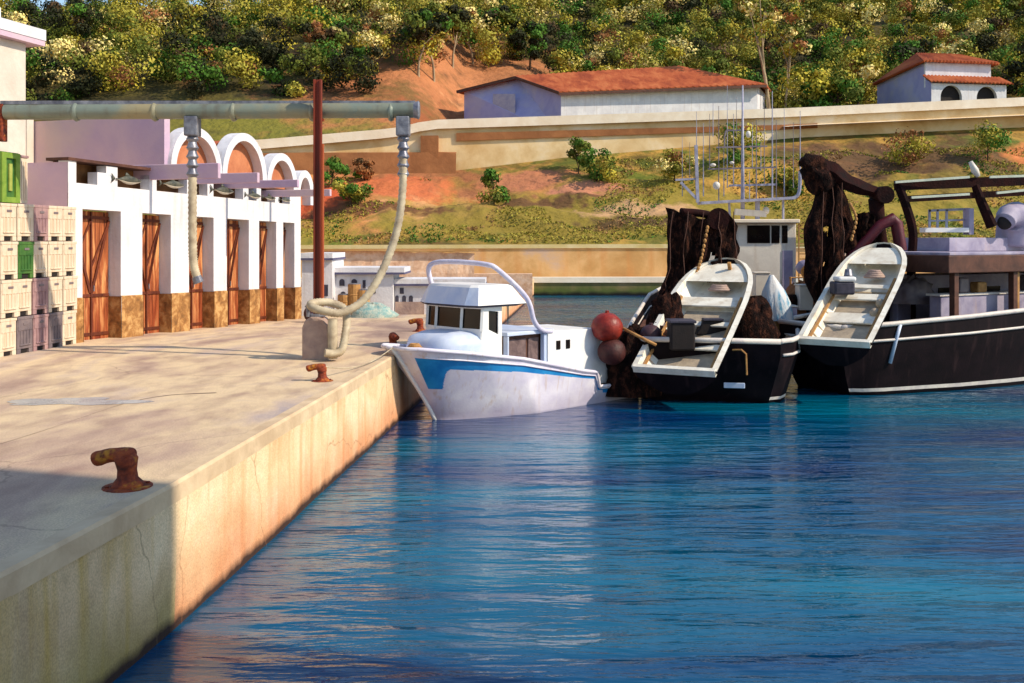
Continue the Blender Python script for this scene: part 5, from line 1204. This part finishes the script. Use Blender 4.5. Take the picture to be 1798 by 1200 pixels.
# deck chair/table frame, funnel
t_ = thing("deck_bench", "white railed bench standing on the boat deck under the gantry", "bench", P(1668, 408, 35.5))
d = 35.5
mb = MB(); mb.box(xw(1625, d), xw(1703, d), d, d+.5, CZ-(408-HY)*d/F, CZ-(400-HY)*d/F); mb.build("seat", m_cab, t_)
for q in (1632, 1646, 1662, 1698): mb = MB(); mb.bar(P(q, 402, d+.4), P(q, 368, d+.4), .07, .07); mb.build("upright", m_mast, t_)
mb = MB(); mb.bar(P(1630, 370, d+.4), P(1703, 367, d+.4), .07, .08); mb.bar(P(1630, 388, d+.4), P(1703, 386, d+.4), .05, .06); mb.build("backrest", m_mast, t_)
mb = MB(); mb.box(xw(1702, d), xw(1710, d), d, d+.5, CZ-(412-HY)*d/F, CZ-(366-HY)*d/F); mb.build("end_panel", m_lav, t_)
c = P(1775, 400, 36.2); mb = MB(); rows = []
mb.tube(spline([c+V(.3, .4, -.6), c+V(.3, .3, 0), c+V(.2, 0, .42), c+V(-.25, -.35, .42), c+V(-.5, -.6, .2)], 5), [.62]*10+[.5, .48, .44, .42, .4, .4, .38, .36, .34, .34, .34], 16); fo = mb.build("vent_cowl", m_lav, s2, smooth=True)
mb = MB(); mb.ell(c+V(-.52, -.62, .17), (.27, .12, .25), 12, 8); mb.build("vent_mouth", m_dark, fo, smooth=True)
c = P(1605, 515, 34.4); t_ = thing("net_bundle", "dark grey bundle on deck beside the right hand skiff", "bundle", c); heap(c+V(0, 0, -.35), .7, .4, .85, 21, m_tubd, t_, "cover")
# crane two: dark red knuckle arm with net
cr2 = thing("power_block_crane", "dark knuckle crane with a red arm and hanging net behind the right hand skiff", "crane", P(1510, 600, 34.6))
d2 = 34.8
mb = MB(); mb.tube([P(1545, 600, d2+.4), P(1552, 470, d2+.4), P(1542, 400, d2+.3), P(1538, 350, d2)], [.28, .26, .24, .26], 12); mb.build("column", m_crane, cr2, smooth=True)
mb = MB(); mb.tube(spline([P(1552, 342, d2), P(1525, 336, d2), P(1490, 322, d2), P(1462, 306, d2), P(1436, 300, d2)], 5), [x*.78 for x in [.2, .24, .27, .28, .28, .29, .3, .32, .34, .36, .38, .4, .42, .46, .5, .55, .56, .56, .56, .5, .44]], 6)
for v in mb.v: v += V(.1, .2, .13)*noise.noise(v*1.7)
mb.build("boom", m_crane, cr2)
mb = MB(); cc = P(1548, 343, d2); mb.tube([cc+V(0, -.4, 0), cc+V(0, .4, 0)], .3, 14); mb.build("pivot", m_crane, cr2)
mb = MB(); mb.tube([P(1582, 440, d2-.3), P(1574, 392, d2-.3), P(1568, 385, d2-.3), P(1545, 396, d2-.3), P(1478, 470, d2-.3), P(1440, 540, d2-.2)], [.2, .2, .22, .18, .17, .16], 10); mb.build("knuckle_arm", m_red, cr2, smooth=True, auto=50)
top = [P(x, y, d2) for x, y in [(1422, 285), (1432, 300), (1446, 310), (1462, 318), (1480, 330)]]
top = [P(x, y, d2) for x, y in [(1436, 330), (1448, 322), (1462, 322), (1474, 330), (1482, 345)]]
bot = [P(x, y, d2-.4) for x, y in [(1430, 610), (1440, 616), (1452, 612), (1464, 616), (1476, 610)]]
def mid2(k, t):
    return V(.0+(-.45 if k < .5 else .55)*abs(k-.5)*2*math.sin(math.pi*min(1, t*1.3)), 0, 0)
netcurtain(top, bot, 14, 30, "net", cr2, .5, 4.0, {(5, 8), (6, 8), (6, 9), (9, 6), (9, 7), (5, 14), (10, 12), (10, 13), (7, 17)}, mid2)
top = [P(x, y, d2) for x, y in [(1498, 395), (1510, 375), (1524, 372), (1538, 380)]]
bot = [P(x, y, d2) for x, y in [(1490, 470), (1502, 480), (1516, 478), (1535, 470)]]
netcurtain(top, bot, 10, 10, "net", cr2, .4, 8.0, {(3, 6)})
mb = MB(); mb.tube(spline([P(1466, 335, d2), P(1484, 355, d2), P(1490, 385, d2), P(1496, 400, d2), P(1488, 440, d2)], 5), .06, 8); mb.tube([P(1484, 400, d2), P(1500, 402, d2)], .12, 8); mb.build("hydraulic_hose", m_crane, cr2)
mb = MB(); cc = P(1437, 306, d2-.1); mb.ell(cc, (.5, .45, .62), 26, 18)
for v in mb.v:
    q = v-cc; v += q*(.5*noise.noise(q*2.2)+.22*noise.noise(q*6)); v.x += -.25 if q.z > .3 and q.x < 0 else 0
mb.build("power_block", m_net, cr2, smooth=True)

for k, (x0, x1, y1) in enumerate([(1440, 1436, 640), (1456, 1462, 600), (1470, 1482, 560)]): strands(cr2, [(P(x0, 322, d2), P(x1, y1, d2-.3))], 20+k)
cork(cr2, [P(1486, 360, d2), P(1496, 385, d2), P(1488, 420, d2)], 2)

# ------------------------------------------------------------------ unseen tower added right of the camera to cast shade on the near corner
TW = V(10.2, 4.2, 0)
tw = thing("shade_tower", "tall pale unseen tower added to shade the near quay corner", "tower", TW)
axs = SUN.copy(); pern = V(-SUN.y, SUN.x, 0)
TT = frame(TW, axs, pern, (0, 0, 1))
cpt = V(-4.14, 12.59, 0); off = (cpt-TW).dot(pern)
mb = MB(); mb.box(-2.5, 3.5, off-9.0, off, 1.4, 16.5, TT); mb.build("wall", m_cream, tw)
mb = MB(); mb.box(-2.7, 3.7, off-9.2, off+.0, 16.502, 16.8, TT); mb.build("roof", m_tile, tw)
for q in range(3): mb = MB(); mb.box(-.2+q*1.1, .4+q*1.1, off+.001, off+.03, 6, 7.2, TT); mb.build("window", m_glass, tw)
for q in ((-2, -1), (3, -1), (-2, -8), (3, -8)): mb = MB(); mb.tube([TT(q[0], off+q[1], -2), TT(q[0], off+q[1], 1.5)], .3, 10); mb.build("pile", m_rust, tw)

# ------------------------------------------------------------------ trees
def tree(px, d, h, cr, seed, label, bark=None, pal=WOOD, n=15, per=150, lean=(0, 0), r0=.2, z0=.4, name="tree", group=None, size=.26, base=None, cat="tree", cs=(.28, .5), at=None):
    x = (px-HX)*d/F if at is None else at[0]; y = d if at is None else at[1]
    z = hill_z(x, y) if base is None else base
    t = thing(name, label, cat, V(x, y, z), group)
    cl = clumps(seed, h, cr, n, z0, pal, cs)
    cl = [(c[0]+lean[0], c[1]+lean[1], c[2], c[3], c[4]) for c in cl]
    b1 = make_trunk(h, cr, cl, seed, lean, r0).build("trunk", bark or m_trunkd, None, smooth=True); b1.parent = t
    v, c = leafcloud(cl, per, size, seed); qobj("crown", quadmesh("crown", v, c, m_leaf), t); return t
G = "trees on the hillside behind the road"
OL = ['olive']*5+['tan']*3+['mid']*3+['yel']*3+['rust']; DK = ['dark']*6+['mid']*3+['green']*3+['brown']*2; GR = ['green']*5+['mid']*4+['olive']*3+['yel']*2
tree(735, 131, 8, 3.0, 1, "slender tree with a bare pale trunk at the left end of the orange bank", m_trunk, DK, lean=(.8, 0), z0=.6)
tree(762, 133, 8, 2.6, 2, "leaning pale trunked tree, second from the left above the orange bank", m_trunk, OL, lean=(-1.0, 0), z0=.6)
tree(795, 143, 8.5, 2.8, 3, "olive tree with a forked trunk in the middle of the orange bank", m_trunk, DK, lean=(.6, 0), z0=.62)
tree(832, 150, 8, 2.6, 4, "tree with a thin pale trunk leaning left above the lavender gable", m_trunk, OL, lean=(-.9, 0), z0=.6)
tree(866, 153, 8.5, 3.0, 5, "pale trunked tree directly above the hall's lavender gable", m_trunk, DK, lean=(.5, 0), z0=.58)
tree(930, 152, 7, 3.0, 6, "dark rounded tree just above the left end of the hall roof", None, DK, z0=.25)
tree(1000, 146, 8, 3.6, 7, "bushy yellow green tree above the middle of the hall roof", None, GR, z0=.25)
tree(1090, 146, 8.5, 3.8, 8, "dark violet brown tree above the hall ridge", None, DK, z0=.2)
tree(1170, 147, 8, 3.6, 9, "mottled olive tree above the right end of the hall ridge", None, OL, z0=.2)
tree(1255, 143, 8.5, 3.6, 10, "dense green tree above the hall's right hip", None, GR, z0=.2)
tree(1352, 127, 17, 3.4, 11, "tall sparse tree with a long bare pale trunk right of the hall", m_trunk, OL, n=12, per=70, lean=(-1.6, 0), z0=.62, r0=.3)
tree(1378, 129, 13.5, 2.6, 12, "thin pale trunked tree leaning beside the tallest bare trunk", m_trunk, OL, n=9, per=70, lean=(.7, 0), z0=.62, r0=.18)
tree(1415, 131, 6.5, 4.2, 13, "broad bright green bush tree between the hall and the white house", None, GR, n=20, z0=.12)
tree(1470, 128, 5.2, 4.0, 14, "low yellow green tree in front of the house's lavender side", None, GR, n=20, z0=.1)
tree(1505, 143, 8, 3.8, 15, "olive tree standing behind the lavender side of the house", None, OL, z0=.2)
tree(1590, 150, 8, 3.8, 16, "dark tree rising directly behind the house roof", None, DK, z0=.2)
tree(1690, 150, 8, 4.0, 17, "yellow olive tree behind the right half of the house roof", None, OL, z0=.2)
tree(1812, 128, 8, 3.6, 18, "dark tree at the right end of the white house", None, DK, z0=.1)
tree(545, 118, 6.5, 2.6, 19, "rusty topped tree behind the top of the red post", None, ['rust']*3+['brown']*2+['mid']*2+['tan'], z0=.3, base=hill_z(-23, 128)+1.5, at=(-23.3, 128))
tree(1680, 90, 5, 1.5, 31, "x", None, GR) if False else None
# bank shrubs
def shrub(px, py, d, r, h, seed, label, pal):
    x = (px-HX)*d/F; z = bank_z(x, d)
    tree(px, d, h, r, seed, label, None, pal, n=12, per=130, r0=.08, z0=.15, name="shrub", size=.16, base=z, cat="shrub", cs=(.35, .55))
GG = ['green']*6+['mid']*3+['olive']
shrub(868, 0, 101, 1.6, 3.6, 41, "dark green shrub in the middle of the bank left of the pink patch", GG)
shrub(1015, 0, 107, 1.7, 3.6, 42, "bright green shrub just under the road wall above the pink patch", GG)
shrub(1050, 0, 104, 2.2, 3.2, 43, "wide olive shrub on the bank left of the antenna mast", GR)
shrub(1185, 0, 104, 2.0, 3.0, 44, "ochre shrub behind the left whip antennas", OL)
shrub(1290, 0, 107, 2.6, 4.2, 45, "yellow green shrub behind the antenna mast", GR)
shrub(1590, 0, 107, 2.8, 4.0, 46, "round green and orange shrub above the knuckle crane", ['green', 'olive', 'yel', 'rust', 'green'])
shrub(1735, 0, 107, 2.6, 3.4, 47, "dotted green shrub above the boat deck gantry", ['green', 'green', 'yel', 'olive'])
shrub(1390, 0, 103, 2.0, 2.6, 48, "low green shrub between the mast and the knuckle crane", GR)
shrub(585, 0, 103, 1.6, 2.6, 49, "dark green shrub on the bank right of the red post", GG)
shrub(615, 0, 99, 1.8, 2.6, 50, "green shrub low on the bank behind the sagging hose", GR)
shrub(640, 0, 106, 1.2, 2.2, 51, "reddish shrub high on the bank left of the hose", ['rust', 'rust', 'brown', 'green'])

# grass and scrub on the bank, wood on the hill: uncountable
r = np.random.default_rng(99); n = 60000
X = r.uniform(-45, 85, n); Y = 91.5+r.uniform(0, 1, n)*19; keep = []; cols = []
for i in range(n):
    g = noise.noise(V(X[i]*.13, Y[i]*.22, 40))+(.02 if X[i] > 8 else -.10)+(.12 if Y[i] < 96 else 0)-(.3 if Y[i] > 100 and X[i] < 8 else 0); 
    if g > .0 and Y[i] < wy(X[i])-.4:
        keep.append((X[i], Y[i], bank_z(X[i], Y[i])+.1)); gg = noise.noise(V(X[i]*.2, Y[i]*.3, 77))
        cols.append(PAL['green'] if gg > .18 else ((.27, .23, .035) if gg > -.12 else (PAL['olive'] if gg > -.3 else (.30, .16, .06))))
K = np.array(keep); Cc = np.array(cols); n = len(K)
a = r.normal(size=(n, 3))*np.array([1, 1, .6]); a[:, 2] = np.abs(a[:, 2])+.4; a /= np.linalg.norm(a, axis=1)[:, None]
b = np.cross(a, r.normal(size=(n, 3))); b /= np.linalg.norm(b, axis=1)[:, None]; s = r.uniform(.08, .24, n)[:, None]
Vt = np.stack([K-a*s*.3, K+b*s*.45, K+a*s, K-b*s*.45], axis=1).reshape(-1, 3); Ck = np.repeat(Cc*r.uniform(.7, 1.4, (n, 1)), 4, axis=0)
tag(qobj("grass", quadmesh("grass", Vt, Ck, m_grass)), "dry grass and low scrub covering the bank", "grass", kind="stuff")
VV = []; CC = []; r = random.Random(5); pts = []; tries = 0
while len(pts) < 560 and tries < 20000:
    tries += 1; y = 122+r.random()**1.15*108; x = r.uniform(-.56, .56)*y
    px = HX+x/y*F
    if px > 650 and px < 965 and y < (133 if px < 790 else 152)+3*math.sin(px*.05): continue
    if px >= 960 and y < 144+.0*x: continue
    if any((x-q[0])**2+(y-q[1])**2 < (4.3+.012*(y-120))**2 for q in pts): continue
    pts.append((x, y))
for i, (x, y) in enumerate(pts):
    h = r.uniform(6, 8.5); crr = r.uniform(2.7, 3.9); z = hill_z(x, y)-.5
    if x < -18 and y < 130: h *= .8
    pal = [WOOD, OL, OL, DK, GR][int(r.random()*4.999)]
    if x < 0 and r.random() < .2: pal = OL
    if x < -20 and r.random() < .35: pal = DK
    cl = clumps(1000+i, h, crr, 8, .10, pal, (.38, .68))
    v, c = leafcloud(cl, 210 if y < 180 else 140, .21 if y < 180 else .29, i)
    VV.append(v+np.array([x, y, z])); CC.append(c)
VV = np.concatenate(VV); CC = np.concatenate(CC)
tag(qobj("woodland", quadmesh("woodland", VV, CC, m_leaf)), "dense mottled wood covering the hillside behind the harbour", "wood", kind="stuff")
print("leaves", len(VV)//4, "trees", len(pts))
